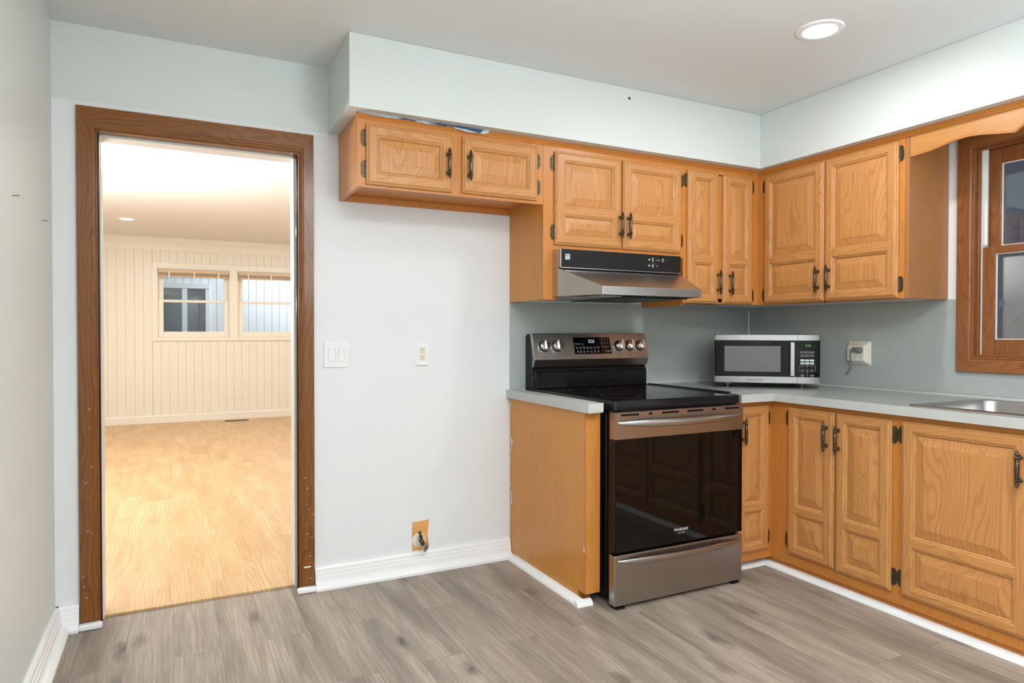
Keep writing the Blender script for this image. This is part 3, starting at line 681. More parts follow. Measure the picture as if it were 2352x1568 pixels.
# ------------------------------------------------------------------ countertop, backsplash
t = thing('countertop', 'grey laminate countertop running from the range round the corner past the sink', 'countertop', (-0.4, -0.9, 0.872))
SY0, SY1, SXF, SXB = -1.505, -2.335, -0.575, -0.085      # sink cutout
ct = 0.912
b = MB(); b.box(-0.890, 0, -0.806, -0.001, ZC+0.002, ct); b.box(-0.666, 0, SY0, -0.806, ZC+0.002, ct); b.box(-0.666, SXF, SY1, SY0, ZC+0.002, ct); b.box(SXB, 0, SY1, SY0, ZC+0.002, ct); b.box(-0.666, 0, -3.32, SY1, ZC+0.002, ct)
b.build('slab', 'counter', t, smooth=False)
b = MB(); b.box(-0.890, -0.668, -0.808, -0.806, ZC, ct-0.0005); b.box(-0.668, -0.666, -3.32, -0.808, ZC, ct-0.0005)
b.build('front_edge', 'counter_edge', t)
cq = [(-0.010, ct), (-0.010, ct+0.007), (-0.0005, ct+0.014), (-0.0005, ct)]
tag(MB().prism(cq, 'y', -3.3, -0.010).build('caulk_bead', 'counter_edge'), 'pale caulk bead where the counter meets the window wall', 'caulk')
tag(MB().prism(cq, 'x', -0.89, -0.0005).build('caulk_bead', 'counter_edge'), 'pale caulk bead where the counter meets the wall behind the range and microwave', 'caulk')
t = thing('countertop_strip', 'narrow pale laminate counter strip left of the range', 'countertop', (-1.757, -0.4, 0.868))
b = MB(); b.box(-1.797, -1.718, -0.806, -0.001, 0.868, 0.911)
b.build('slab', 'counter_edge', t, 0.0012)
pf = [(-1.797, 0.911), (-1.797, 0.8675), (-1.779, 0.868), (-1.774, 0.874), (-1.765, 0.876), (-1.757, 0.873), (-1.750, 0.875), (-1.741, 0.8755), (-1.733, 0.8725), (-1.7175, 0.8735), (-1.7175, 0.911)]
MB().prism(pf, 'y', -0.8085, -0.806).build('end_cap', 'counter_edge', t, smooth=False)
MB().box(-1.7965, -1.7185, -0.8082, -0.8055, 0.9111, 0.9119).build('worn_edge', wood('bare_edge', (0.30, 0.16, 0.08), (0.2, 0.1, 0.05), 'x'), t)
o = BX('backsplash_panel', 'laminate', -1.777, -0.006, -0.0045, -0.0005, 0.912, ZU+0.005); tag(o, 'grey laminate backsplash behind the range', 'backsplash')
o = BX('backsplash_panel', 'laminate', -0.0045, -0.0005, -3.3, -0.0045, 0.927, 1.034); b = MB()
bpy.data.objects.remove(o)
b.box(-0.0045, -0.0005, -1.331, -0.0045, 0.9262, ZU); b.box(-0.0045, -0.0005, -3.3, -1.331, 0.9262, 1.034)
o = b.build('backsplash_panel', 'laminate', smooth=False); tag(o, 'grey laminate backsplash on the window wall above the counter', 'backsplash')
o = BX('corner_caulk', 'trim', -0.013, -0.0045, -0.011, -0.0045, 0.926, ZU-0.02); tag(o, 'white caulk line in the corner above the microwave', 'caulk')
o = BX('edge_strip', 'vinyl', -0.006, -0.0005, -1.3305, -1.283, ZU, ZU+0.006); tag(o, 'thin ivory strip on top of the backsplash beside the window', 'strip')

# ------------------------------------------------------------------ sink
def rrect(x0, x1, y0, y1, r, z, n=6):
    P = []
    for cx, cy, a in ((x1-r, y1-r, 0), (x0+r, y1-r, PI/2), (x0+r, y0+r, PI), (x1-r, y0+r, 3*PI/2)):
        for k in range(n+1): P.append((cx+r*math.cos(a+k*PI/2/n), cy+r*math.sin(a+k*PI/2/n), z))
    return P
t = thing('sink', 'stainless steel drop-in sink in the grey counter below the window', 'sink', (-0.33, -1.92, 0.912))
x0, x1, y0, y1 = -0.618, -0.045, -2.38, -1.468
z = ct
L = [rrect(x0, x1, y0, y1, 0.030, z+0.0004), rrect(x0+0.003, x1-0.003, y0+0.003, y1-0.003, 0.029, z+0.0035), rrect(x0+0.012, x1-0.012, y0+0.012, y1-0.012, 0.026, z+0.004),
     rrect(x0+0.022, x1-0.050, y0+0.030, y1-0.026, 0.05, z+0.0035), rrect(x0+0.030, x1-0.056, y0+0.036, y1-0.032, 0.055, z+0.006), rrect(x0+0.042, x1-0.066, y0+0.048, y1-0.044, 0.06, z+0.003),
     rrect(x0+0.047, x1-0.072, y0+0.053, y1-0.049, 0.06, z-0.012), rrect(x0+0.055, x1-0.080, y0+0.060, y1-0.056, 0.06, z-0.13), rrect(x0+0.065, x1-0.09, y0+0.07, y1-0.066, 0.055, z-0.155), rrect(x0+0.10, x1-0.125, y0+0.105, y1-0.10, 0.04, z-0.165)]
MB().loops(L, 0, False, True).build('basin', 'steel_bright', t, angle=50)
MB().lathe([(0.045, 0.0), (0.045, 0.003), (0.036, 0.003), (0.034, -0.004), (0.0001, -0.004)], (-0.33, -1.92, z-0.1645), n=24).build('drain', 'chrome', t)

# ------------------------------------------------------------------ range hood
t = thing('range_hood', 'stainless range hood with black control panel above the range', 'range hood', (-1.35, 0, 1.40))
hx0, hx1 = -1.7235, -0.967
lx0, lx1, ly = -1.621, -1.020, -0.66
vtop = [(hx0, -0.445), (hx1, -0.445)]
b = MB()
v = [(hx0, -0.425, 1.540), (hx1, -0.425, 1.540), (lx1, ly, 1.439), (lx0, ly, 1.439), (lx0, ly, 1.400), (lx1, ly, 1.400), (hx1, -0.425, 1.400), (hx0, -0.425, 1.400)]
b.add(v, [(3, 2, 1, 0), (4, 5, 2, 3), (0, 7, 4, 3), (1, 2, 5, 6)])
b.box(hx0, hx1, -0.4255, -0.006, 1.400, 1.632)
b.build('canopy', 'steel_hood', t, 0.002)
b = MB(); b.box(-1.7175, -0.968, -0.446, -0.4255, 1.543, 1.632)
b.build('control_panel', 'black_matte', t, 0.004, 3)
b = MB(); b.box(-1.7235, -0.966, -0.4475, -0.4255, 1.5375, 1.5425); b.box(-1.7235, -1.718, -0.4475, -0.4255, 1.5375, 1.632)
b.build('bright_edge', 'steel_bright', t, 0.001)
cb = lambda x0, x1, z0, z1, nm, mt, y=-0.448: BX(nm, mt, x0, x1, y, -0.4455, z0, z1, t)
cb(-1.172, -1.140, 1.590, 1.616, 'switch_well', 'dark_gap', -0.4463); cb(-1.172, -1.140, 1.561, 1.584, 'switch_well', 'dark_gap', -0.4463); cb(-1.105, -1.048, 1.592, 1.614, 'switch_well', 'dark_gap', -0.4463)
cb(-1.167, -1.158, 1.5925, 1.614, 'slide_switch', 'zinc', -0.454); cb(-1.167, -1.158, 1.5625, 1.583, 'slide_switch', 'zinc', -0.454); cb(-1.102, -1.092, 1.5935, 1.613, 'slide_switch', 'zinc', -0.454)
for x0_, x1_, z0_, z1_ in ((-1.185, -1.177, 1.600, 1.608), (-1.133, -1.126, 1.602, 1.605), (-1.122, -1.112, 1.602, 1.605), (-1.185, -1.178, 1.569, 1.577), (-1.133, -1.126, 1.571, 1.574)):
    BX('switch_marking', 'print', x0_, x1_, -0.4466, -0.4455, z0_, z1_, t)
b = MB()      # badge: a pale square cut by stripes
b.box(-1.695, -1.669, -0.4470, -0.4455, 1.580, 1.607, 0)
for z_ in (1.6005, 1.5955): b.box(-1.694, -1.672, -0.4474, -0.4468, z_, z_+0.0022, 1)
b.add([(-1.691, -0.4474, 1.592), (-1.687, -0.4474, 1.592), (-1.672, -0.4474, 1.582), (-1.676, -0.4474, 1.582)], [(3, 2, 1, 0)], 1)
b.add([(-1.672, -0.4474, 1.592), (-1.669, -0.4474, 1.592), (-1.678, -0.4474, 1.587), (-1.681, -0.4474, 1.587)], [(3, 2, 1, 0)], 1)
b.build('badge', ['print', 'black_matte'], t)
BX('filter_grille', 'black_matte', -1.45, -1.06, -0.60, -0.10, 1.392, 1.3995, t)
BX('underside_panel', 'zinc', -1.60, -1.47, -0.60, -0.10, 1.394, 1.3995, t)

# ------------------------------------------------------------------ range (stove)
t = thing('range', 'stainless electric range with black glass oven door, between the base cabinets', 'range', (-1.305, -0.45, 0))
rx0, rx1 = -1.683, -0.927
yf = -0.855
b = MB(); b.box(rx0+0.006, rx1-0.006, -0.815, -0.02, 0.035, 0.885)
b.box(rx0+0.002, rx0+0.006, -0.775, -0.758, 0.06, 0.86); b.box(rx0+0.001, rx0+0.006, -0.735, -0.722, 0.06, 0.86)
b.build('body', 'black', t, 0.004)
# cooktop with raised rim
L = [rrect(rx0, rx1, -0.838, -0.098, 0.018, 0.880), rrect(rx0, rx1, -0.838, -0.098, 0.018, 0.912), rrect(rx0+0.003, rx1-0.003, -0.835, -0.101, 0.017, 0.9175), rrect(rx0+0.010, rx1-0.010, -0.828, -0.106, 0.014, 0.9195), rrect(rx0+0.018, rx1-0.018, -0.820, -0.112, 0.012, 0.9165)]
MB().loops(L, 0, True, True).build('cooktop', 'black', t, angle=40)
o = MB().box(rx0+0.020, rx1-0.020, -0.818, -0.114, 0.9160, 0.9170).build('glass_top', 'black_glass', t)
def ringmesh(b, cx, cy, r, wd=0.0016, n=48, z=0.9172):
    L = [[(cx+q*math.cos(2*PI*i/n), cy+q*math.sin(2*PI*i/n), z) for i in range(n)] for q in (r+wd, r)]
    b.loops(L, 0, False, False)
for cx, cy, rs in ((-1.49, -0.30, (0.115, 0.078)), (-1.49, -0.62, (0.145, 0.095)), (-1.115, -0.62, (0.095,)), (-1.115, -0.30, (0.130,)), (-1.30, -0.19, (0.055,))):
    b = MB()
    for r in rs: ringmesh(b, cx, cy, r)
    b.build('burner_ring', 'grey_print', o)
BX('side_rail', 'black_matte', -0.922, -0.894, -0.74, -0.10, 0.900, 0.924, t, 0.003)
# backguard
b = MB(); b.prism([(-0.010, 0.90), (-0.010, 1.19), (-0.018, 1.212), (-0.066, 1.216), (-0.098, 1.075), (-0.085, 1.032), (-0.098, 1.018), (-0.100, 0.90)], 'x', rx0, rx1)
b.build('backguard', 'black_matte', t, 0.003)
b = MB(); b.prism([(-0.100, 0.916), (-0.112, 0.918), (-0.112, 1.006), (-0.106, 1.014), (-0.09, 1.014), (-0.09, 0.916)], 'x', rx0+0.006, rx1-0.006)
b.build('lower_backguard', 'black', t, 0.004)
pf = [(-0.066, 1.2175), (-0.0805, 1.2175), (-0.121, 1.075), (-0.104, 1.034), (-0.090, 1.034), (-0.098, 1.075)]
b = MB(); b.prism(pf, 'x', rx0-0.001, rx1+0.001)
cpn = b.build('control_panel', 'steel', t, 0.0015)
b = MB(); b.prism([(p[0]-0.0004, p[1]) for p in pf], 'x', rx0-0.004, rx0-0.0005); b.build('end_cap', 'steel_bright', t, 0.001)
th = math.atan2(0.0405, 0.1425)                              # slope of the panel
def PP(x, h, n=0.0): return Vector((x, -0.121+math.sin(th)*h-math.cos(th)*n, 1.075+math.cos(th)*h+math.sin(th)*n))
PN = Vector((0, -math.cos(th), math.sin(th)))
PM = lambda x, h, n=0.0008: Matrix.Translation(PP(x, h, n)) @ Matrix.Rotation(PI/2-th, 4, 'X')
for kx in (-1.617, -1.537, -1.122, -1.050, -0.974):
    b = MB(); c0 = PP(kx, 0.075)
    b.lathe([(0.031, 0), (0.031, 0.003), (0.027, 0.006)], c0, PN, 28, 1)
    b.lathe([(0.026, 0.006), (0.0275, 0.012), (0.0265, 0.026), (0.022, 0.030), (0.0001, 0.031)], c0, PN, 28)
    R = PN.to_track_quat('Z', 'Y').to_matrix()
    kk = MB().box(-0.007, 0.007, -0.026, 0.026, 0.026, 0.042)
    b.v += [tuple(c0+(Matrix.Rotation(-th+0.0, 3, 'X') @ Vector((v_[0], -v_[2], v_[1])))) for v_ in kk.v]; n0 = len(b.v)-8
    b.f += [[i+n0 for i in f] for f in kk.f]; b.m += [0]*6
    kn = b.build('knob', ['chrome', 'dark_gap'], t, 0.0015)
    rm = MB(); rm.add([PP(kx+0.009, 0.098, 0.0315), PP(kx+0.013, 0.098, 0.0315), PP(kx+0.013, 0.089, 0.0315), PP(kx+0.009, 0.089, 0.0315)], [(3, 2, 1, 0)])
    rm.build('pointer_mark', 'red_print', kn)
b = MB()
def quad_on(b, x0, x1, h0, h1, n, mi=0): b.add([PP(x0, h0, n), PP(x1, h0, n), PP(x1, h1, n), PP(x0, h1, n)], [(0, 1, 2, 3)], mi)
pts = [(-1.428, 0.028), (-1.182, 0.028), (-1.182, 0.124), (-1.428, 0.124)]
b.add([PP(x, h, 0.0002) for x, h in pts]+[PP(x, h, 0.0022) for x, h in pts], [(4, 5, 6, 7), (0, 1, 5, 4), (1, 2, 6, 5), (2, 3, 7, 6), (3, 0, 4, 7)])
disp = b.build('touch_display', 'black_glass', t)
b = MB(); quad_on(b, -1.1825, -1.1785, 0.028, 0.124, 0.003); b.build('bright_edge', 'steel_bright', disp)
b = MB()
b.text('2:21', 0.026, PM(-1.309, 0.100, 0.0026)); b.build('clock_digits', 'digit_blue', disp)
b = MB()
for i, ch in enumerate('123456789'): b.text(ch, 0.011, PM(-1.240+0.019*(i % 3), 0.112-0.022*(i//3), 0.0026))
b.text('Bake', 0.008, PM(-1.413, 0.086, 0.0026)); b.text('Broil', 0.008, PM(-1.393, 0.086, 0.0026)); b.text('Air', 0.007, PM(-1.372, 0.089, 0.0026)); b.text('Fry', 0.007, PM(-1.370, 0.080, 0.0026))
for i, (a_, c_) in enumerate((('Conv', 'Bake'), ('Conv', 'Roast'), ('Steam', 'Clean'), ('Keep', 'Warm'), ('No', 'Preheat'), ('Slow', 'Cook'), ('Control', 'Lock'))):
    xx = -1.411+0.0235*i; b.text(a_, 0.0062, PM(xx, 0.067, 0.0026)); b.text(c_, 0.0062, PM(xx, 0.060, 0.0026))
for i, (a_, c_) in enumerate((('Self', 'Clean'), ('Timer', 'On'), ('Set', 'Clock'), ('Delay', 'Start'), ('Add', 'Time'))):
    xx = -1.366+0.0235*i; b.text(a_, 0.0062, PM(xx, 0.045, 0.0026)); b.text(c_, 0.0062, PM(xx, 0.038, 0.0026))
b.text('0', 0.010, PM(-1.218, 0.043, 0.0026)); b.text('START', 0.008, PM(-1.1985, 0.043, 0.0026))
for xx in (-1.407, -1.388):
    for q in ((0.004, 0.0), (-0.004, 0.0)): b.add([PP(xx+q[0]-0.0006, 0.037, 0.0026), PP(xx+q[0]+0.0006, 0.037, 0.0026), PP(xx+q[0]*0.9+0.0006, 0.047, 0.0026), PP(xx+q[0]*0.9-0.0006, 0.047, 0.0026)], [(0, 1, 2, 3)])
    quad_on(b, xx-0.004, xx+0.004, 0.0365, 0.038, 0.0026); quad_on(b, xx-0.0035, xx+0.0035, 0.046, 0.0475, 0.0026)
b.build('key_print', 'print', disp)
MB().text('OFF', 0.0075, PM(-1.240, 0.043, 0.0026)).build('off_key', 'red_print', disp)
b = MB()
for kx, (qx, qh) in zip((-1.617, -1.537, -1.122, -1.050, -0.974), ((-0.004, -0.003), (-0.004, 0.004), (0, 0.004), (0.004, 0.004), (0.004, -0.003))):
    for a_ in (-0.0068, 0.006): quad_on(b, kx+a_, kx+a_+0.0008, 0.009, 0.022, 0.0004)
    quad_on(b, kx-0.0068, kx+0.0068, 0.009, 0.0098, 0.0004); quad_on(b, kx-0.0068, kx+0.0068, 0.0212, 0.022, 0.0004)
    quad_on(b, kx+qx-0.0018, kx+qx+0.0018, 0.0155+qh-0.0018, 0.0155+qh+0.0018, 0.0004)
b.build('burner_mark', 'dark_print', t)
# oven door
b = MB(); b.box(rx0-0.006, rx1-0.006, yf, yf+0.045, 0.251, 0.752)
dr = b.build('oven_door', 'black', t, 0.003)
BX('oven_glass', 'black_glass', rx0-0.003, rx1-0.009, yf-0.0014, yf, 0.254, 0.751, dr)
sl = [(-1.661, -1.563), (-1.508, -1.487), (-1.433, -1.334), (-1.285, -1.186), (-1.131, -1.109), (-1.052, -0.959)]
px0, px1 = rx0-0.006, rx1-0.006
zs0, zs1 = 0.853, 0.863
b = MB(); b.box(px0, px1, yf-0.004, yf+0.040, 0.752, zs0); b.box(px0, px1, yf-0.004, yf+0.040, zs1, 0.870)
xx = [px0]+[q for s_ in sl for q in s_]+[px1]
for k in range(0, len(xx), 2): b.box(xx[k], xx[k+1], yf-0.004, yf+0.040, zs0, zs1)
b.box(px0+0.01, px1-0.01, yf+0.006, yf+0.03, zs0, zs1, 1)
b.build('top_rail', ['steel', 'dark_gap'], dr, smooth=False)
def bowed(xa, xb, y, z, bow, r, n=28):
    P, R = [], []
    for i in range(n+1):
        f = i/n; s_ = math.sin(PI*f)
        P.append((xa+(xb-xa)*f, y-bow*(s_**0.6), z-0.006*s_)); R.append(r*(0.35+0.65*min(1, 5*min(f, 1-f))**0.7))
    return P, R
P, R = bowed(-1.675, -0.945, yf-0.004, 0.824, 0.045, 0.016)
MB().tube(P, R, 14, 0, 0.6).build('oven_handle', 'steel_bright', dr)
# storage drawer
b = MB(); b.box(rx0-0.008, rx1-0.008, yf-0.003, yf+0.042, 0.016, 0.240)
dw = b.build('storage_drawer', 'steel', t, 0.004)
P, R = bowed(-1.672, -0.96, yf-0.002, 0.213, 0.032, 0.015)
MB().tube(P, R, 14, 0, 0.55).build('drawer_handle', 'steel', dw)
TM = lambda x, y, z: Matrix.Translation((x, y, z)) @ Matrix.Rotation(PI/2, 4, 'X')
b = MB(); b.text('FRIGIDAIRE', 0.0165, TM(-1.316, yf-0.0018, 0.312)); b.text('G A L L E R Y', 0.0075, TM(-1.316, yf-0.0018, 0.296)); b.build('brand_lettering', 'print', dr)
for x_, y_ in ((-1.655, -0.825), (-0.972, -0.825), (-1.655, -0.10), (-0.972, -0.10)):
    MB().box(x_-0.022, x_+0.022, y_-0.030, y_+0.022, 0.0, 0.008).lathe([(0.012, 0.008), (0.012, 0.036)], (x_, y_, 0), n=12).build('foot', 'black_matte', t)

# ------------------------------------------------------------------ microwave (built in its own coordinates: front faces -y, left front corner at 0,0)
ang = math.atan2(-0.370, 0.414)
t = thing('microwave', 'stainless and black countertop microwave in the counter corner', 'microwave', (-0.671, -0.388, 0.912), None, True, ang)
mw, mh, mdp, z0 = 0.555, 0.270, 0.355, 0.030
b = MB(); b.box(0.004, mw-0.004, 0.020, mdp, z0+0.004, z0+mh)
for k in range(4): b.add([(0.0035, 0.20+k*0.018, z0+0.06), (0.0035, 0.207+k*0.018, z0+0.06), (0.0035, 0.220+k*0.018, z0+0.105), (0.0035, 0.213+k*0.018, z0+0.105)], [(0, 1, 2, 3), (3, 2, 1, 0)], 1)
b.build('case', ['steel_bright', 'dark_gap'], t, 0.006)
xs = 0.437
def bez(x0_, x1_, za, zb, nm, mt, par=t, c0=True, c1=True):
    cpoly = [(x0_, 0.020), (x1_, 0.020), (x1_, 0.008 if c1 else 0.0), (x1_-(0.014 if c1 else 0), 0.0), (x0_+(0.014 if c0 else 0), 0.0), (x0_, 0.008 if c0 else 0.0)]
    return MB().prism(cpoly, 'z', za, zb).build(nm, mt, par, 0.0008)
dr = bez(0, xs-0.001, z0+0.035, z0+mh-0.033, 'door', 'black_glass', t, True, False)
bez(0, xs-0.001, z0+mh-0.033, z0+mh-0.003, 'top_trim', 'steel_bright', dr, True, False)
bez(0, xs-0.001, z0, z0+0.035, 'bottom_trim', 'steel_bright', dr, True, False)
def mesh_screen():
    mt, nt, bb = new_mat('perforated_screen')
    tc = nd(nt, 'ShaderNodeTexCoord'); sp = nd(nt, 'ShaderNodeSeparateXYZ'); nt.links.new(tc.outputs['Object'], sp.inputs[0])
    a_ = math_n(nt, 'SINE', math_n(nt, 'MULTIPLY', sp.outputs[0], 2*PI/0.0052)); c_ = math_n(nt, 'SINE', math_n(nt, 'MULTIPLY', sp.outputs[2], 2*PI/0.0052))
    d_ = math_n(nt, 'GREATER_THAN', math_n(nt, 'MULTIPLY', a_, c_), 0.30)
    nt.links.new(mixc(nt, d_, (0.055, 0.058, 0.056), (0.36, 0.37, 0.355)), bb.inputs['Base Color']); bb.inputs['Roughness'].default_value = 0.12
    return mt
BX('window_screen', mesh_screen(), 0.055, 0.352, -0.0007, 0.0, z0+0.062, z0+0.205, dr)
b = MB()
b.prism([(0.394, 0.0), (0.394, -0.012), (0.400, -0.024), (0.422, -0.024), (0.424, -0.010), (0.424, 0.0)], 'z', z0+0.040, z0+0.226)
b.build('door_handle', 'steel_bright', dr, 0.004)
MB().text('BLACK+DECKER', 0.0105, Matrix.Translation((0.218, -0.0007, z0+0.0165)) @ Matrix.Rotation(PI/2, 4, 'X')).build('brand_lettering', 'dark_print', dr)
b = MB(); oo = rrect(0.170, 0.266, z0+0.0095, z0+0.0235, 0.0068, 0); ii = rrect(0.1708, 0.2652, z0+0.0103, z0+0.0227, 0.006, 0)
b.loops([[(p[0], -0.0006, p[1]) for p in oo], [(p[0], -0.0006, p[1]) for p in ii]], 0, False, False); b.build('logo_outline', 'dark_print', dr)
cp = bez(xs+0.001, mw, z0+0.035, z0+mh-0.033, 'control_panel', 'black_glass', t, False, True)
bez(xs+0.001, mw, z0+mh-0.033, z0+mh-0.003, 'top_trim', 'steel_bright', cp, False, True); bez(xs+0.001, mw, z0, z0+0.035, 'bottom_trim', 'steel_bright', cp, False, True)
QM = lambda x, z, y=-0.0006: Matrix.Translation((x, y, z)) @ Matrix.Rotation(PI/2, 4, 'X')
MB().text('0:00', 0.017, QM(0.493, z0+0.208)).build('clock_digits', 'digit_green', cp)
b = MB()
def fq(b, x0_, x1_, z0_, z1_, y=-0.0005, mi=0): b.add([(x0_, y, z0_), (x1_, y, z0_), (x1_, y, z1_), (x0_, y, z1_)], [(0, 1, 2, 3)], mi)
for i in range(2):
    for k in range(3): fq(b, 0.4535+k*0.0245, 0.4745+k*0.0245, z0+0.122-i*0.016, z0+0.133-i*0.016)
b.build('keypad', 'key', cp)
b = MB()
for i, row in enumerate((('Time Cook', 'Power', 'Defrost'), ('Pizza', 'Potato', 'Popcorn'))):
    for k, s_ in enumerate(row):
        xk = 0.464+k*0.0245; zk = z0+0.172-i*0.019; b.text(s_, 0.0052, QM(xk, zk))
        fq(b, xk-0.0105, xk+0.0105, zk+0.0050, zk+0.0055); fq(b, xk-0.0105, xk+0.0105, zk-0.0055, zk-0.0050)
        fq(b, xk-0.0105, xk-0.010, zk-0.0055, zk+0.0055); fq(b, xk+0.010, xk+0.0105, zk-0.0055, zk+0.0055)
for i in range(9): b.text('123456789'[i], 0.0085, QM(0.464+(i % 3)*0.0245, z0+0.091-0.0145*(i//3)))
for a_ in ((0.449, 0.4496, 0.070, 0.099), (0.5289, 0.5295, 0.070, 0.099)): fq(b, a_[0], a_[1], z0+a_[2], z0+a_[3])
fq(b, 0.449, 0.5295, z0+0.070, z0+0.0706); fq(b, 0.449, 0.478, z0+0.0984, z0+0.099); fq(b, 0.5, 0.5295, z0+0.0984, z0+0.099); b.text('EXPRESS', 0.0042, QM(0.489, z0+0.0987))
b.text('STOP', 0.0075, QM(0.464, z0+0.0455)); b.text('Cancel', 0.005, QM(0.464, z0+0.039)); b.text('0', 0.0085, QM(0.4885, z0+0.0455)); b.text('START', 0.0075, QM(0.514, z0+0.0455)); b.text('+30 sec', 0.005, QM(0.514, z0+0.039))
b.text(':', 0.014, QM(0.521, z0+0.207))
b.build('key_print', 'print', cp)
for x_, y_ in ((0.075, 0.06), (0.47, 0.06), (0.075, 0.30), (0.47, 0.30)):
    MB().lathe([(0.006, 0.0), (0.006, 0.016), (0.022, 0.018), (0.030, z0+0.005)], (x_, y_, 0), n=14).build('foot', 'cord', t)

# ------------------------------------------------------------------ wall fittings
# two-gang switch
t = thing('light_switch', 'white double rocker switch plate beside the doorway', 'switch', (-2.709, 0, 1.116))
MB().loops([[(p[0], y, p[1]) for p in rrect(-2.772+i, -2.646-i, 1.052+i, 1.180-i, 0.006, 0, 3)] for i, y in ((0, -0.0002), (0, -0.003), (0.004, -0.0065))], 0, True, True).build('plate', 'white_plastic', t, angle=30)
for xk in (-2.732, -2.686):
    MB().prism([(-0.0062, 1.083), (-0.0105, 1.083), (-0.0075, 1.116), (-0.0115, 1.149), (-0.0062, 1.149)], 'x', xk-0.0155, xk+0.0155).build('rocker', 'white_plastic', t, 0.001)
b = MB()
for xk in (-2.732, -2.686):
    for zz in (1.068, 1.164): b.lathe([(0.0028, 0), (0.0028, 0.0006), (0.001, 0.0012)], (xk, -0.0063, zz), (0, -1, 0), 10)
b.build('plate_screw', 'vinyl', t)
# duplex outlet
t = thing('wall_outlet', 'white duplex outlet on the empty white wall', 'outlet', (-2.276, 0, 1.112))
MB().loops([[(p[0], y, p[1]) for p in rrect(-2.310+i, -2.242-i, 1.054+i, 1.171-i, 0.004, 0, 3)] for i, y in ((0, -0.0002), (0, -0.003), (0.003, -0.0055))], 0, True, True).build('plate', 'white_plastic', t, angle=30)
BX('socket_face', 'ivory', -2.2925, -2.2595, -0.0085, -0.005, 1.078, 1.147, t, 0.002)
b = MB()
for zz in (1.129, 1.093):
    b.box(-2.2835, -2.2815, -0.0090, -0.0084, zz, zz+0.009); b.box(-2.2715, -2.2695, -0.0090, -0.0084, zz, zz+0.009); b.lathe([(0.0026, 0), (0.0026, 0.0006)], (-2.2765, -0.0084, zz-0.007), (0, -1, 0), 10)
b.build('socket_slot', 'dark_gap', t)
BX('paint_edge', 'orange_paint', -2.308, -2.244, -0.004, -0.0003, 1.0515, 1.054, t)
# water valve on its unpainted patch
pp = [(-2.331, 0.108), (-2.247, 0.108), (-2.244, 0.15), (-2.248, 0.185), (-2.241, 0.262), (-2.262, 0.258), (-2.300, 0.256), (-2.329, 0.258), (-2.332, 0.20)]
o = MB().prism(pp, 'y', -0.0012, -0.0002).build('bare_paint_patch', 'orange_paint'); tag(o, 'small orange unpainted patch low on the white wall behind the valve', 'paint patch')
t = thing('water_valve', 'small brass water valve with grey oval handle low on the white wall', 'valve', (-2.292, 0, 0.155))
MB().lathe([(0.036, 0), (0.036, 0.002), (0.030, 0.006), (0.010, 0.008)], (-2.296, -0.0012, 0.160), (0, -1, 0), 28).build('escutcheon', 'ivory', t)
b = MB(); b.lathe([(0.007, 0), (0.007, 0.055)], (-2.292, -0.008, 0.160), (0, -1, 0), 12)
b.lathe([(0.009, -0.014), (0.011, -0.010), (0.011, 0.010), (0.009, 0.014), (0.0075, 0.016), (0.0075, 0.026), (0.010, 0.028), (0.010, 0.036), (0.006, 0.038), (0.006, 0.050), (0.008, 0.051), (0.008, 0.058), (0.003, 0.060)], (-2.292, -0.048, 0.160), (-0.25, 0.1, 1), 12)
b.lathe([(0.006, 0), (0.006, 0.02)], (-2.292, -0.058, 0.156), (0.2, -1, -0.35), 10)
b.build('valve_body', 'brass', t)
R = Vector((0.35, -1, -0.30)).to_track_quat('Z', 'Y').to_matrix()
L = []
for sc, h in ((0.85, 0), (1, 0.002), (1, 0.006), (0.85, 0.008)):
    L.append([Vector((-2.287, -0.080, 0.148))+R @ Vector((0.0145*sc*math.cos(a_*PI/12), 0.026*sc*math.sin(a_*PI/12), h)) for a_ in range(24)])
vh = MB().loops(L).build('oval_handle', 'zinc', t)
MB().lathe([(0.0035, 0), (0.0035, 0.002), (0.001, 0.003)], Vector((-2.287, -0.080, 0.148))+R @ Vector((0, 0, 0.008)), R @ Vector((0, 0, 1)), 10).build('handle_screw', 'brass', vh)
# six-way outlet adapter on the window wall
t = thing('outlet_adapter', 'ivory six-way outlet adapter on the grey backsplash right of the microwave', 'outlet', (-0.01, -0.82, 1.108))
ya, yb, za, zb = -0.752, -0.880, 1.046, 1.170
o = MB().box(-0.012, -0.0045, yb-0.002, ya+0.004, za-0.004, zb+0.004).build('wall_plate', 'ivory', t, 0.003)
def rl(i, x): return [(x, -(p[0]), p[1]) for p in rrect(-ya+i[0], -yb-i[1], za+i[2], zb-i[2], 0.008, 0, 3)]
MB().loops([[(x, y_, z_) for x, y_, z_ in rl(i, x)] for i, x in (((0.002, 0.002, 0), -0.012), ((0.002, 0.004, 0.002), -0.020), ((0.012, 0.020, 0.022), -0.045))], 0, False, True).build('adapter_body', 'ivory', t, angle=30)
b = MB()
for r_ in range(2):
    for k in range(3):
        y_ = -0.779-k*0.0325; z_ = 1.124-r_*0.036; x_ = -0.0453
        for q in (-0.0075, 0.0075): b.box(x_, x_+0.001, y_+q-0.0012, y_+q+0.0012, z_, z_+0.009)
        b.lathe([(0.0028, 0), (0.0028, 0.0008)], (x_+0.0006, y_, z_-0.007), (-1, 0, 0), 10)
b.build('socket_slot', 'dark_gap', t)
t = thing('power_cord', 'short grey power cord with plug hanging from the ivory outlet adapter', 'cord', (-0.06, -0.83, 1.12))
L = []
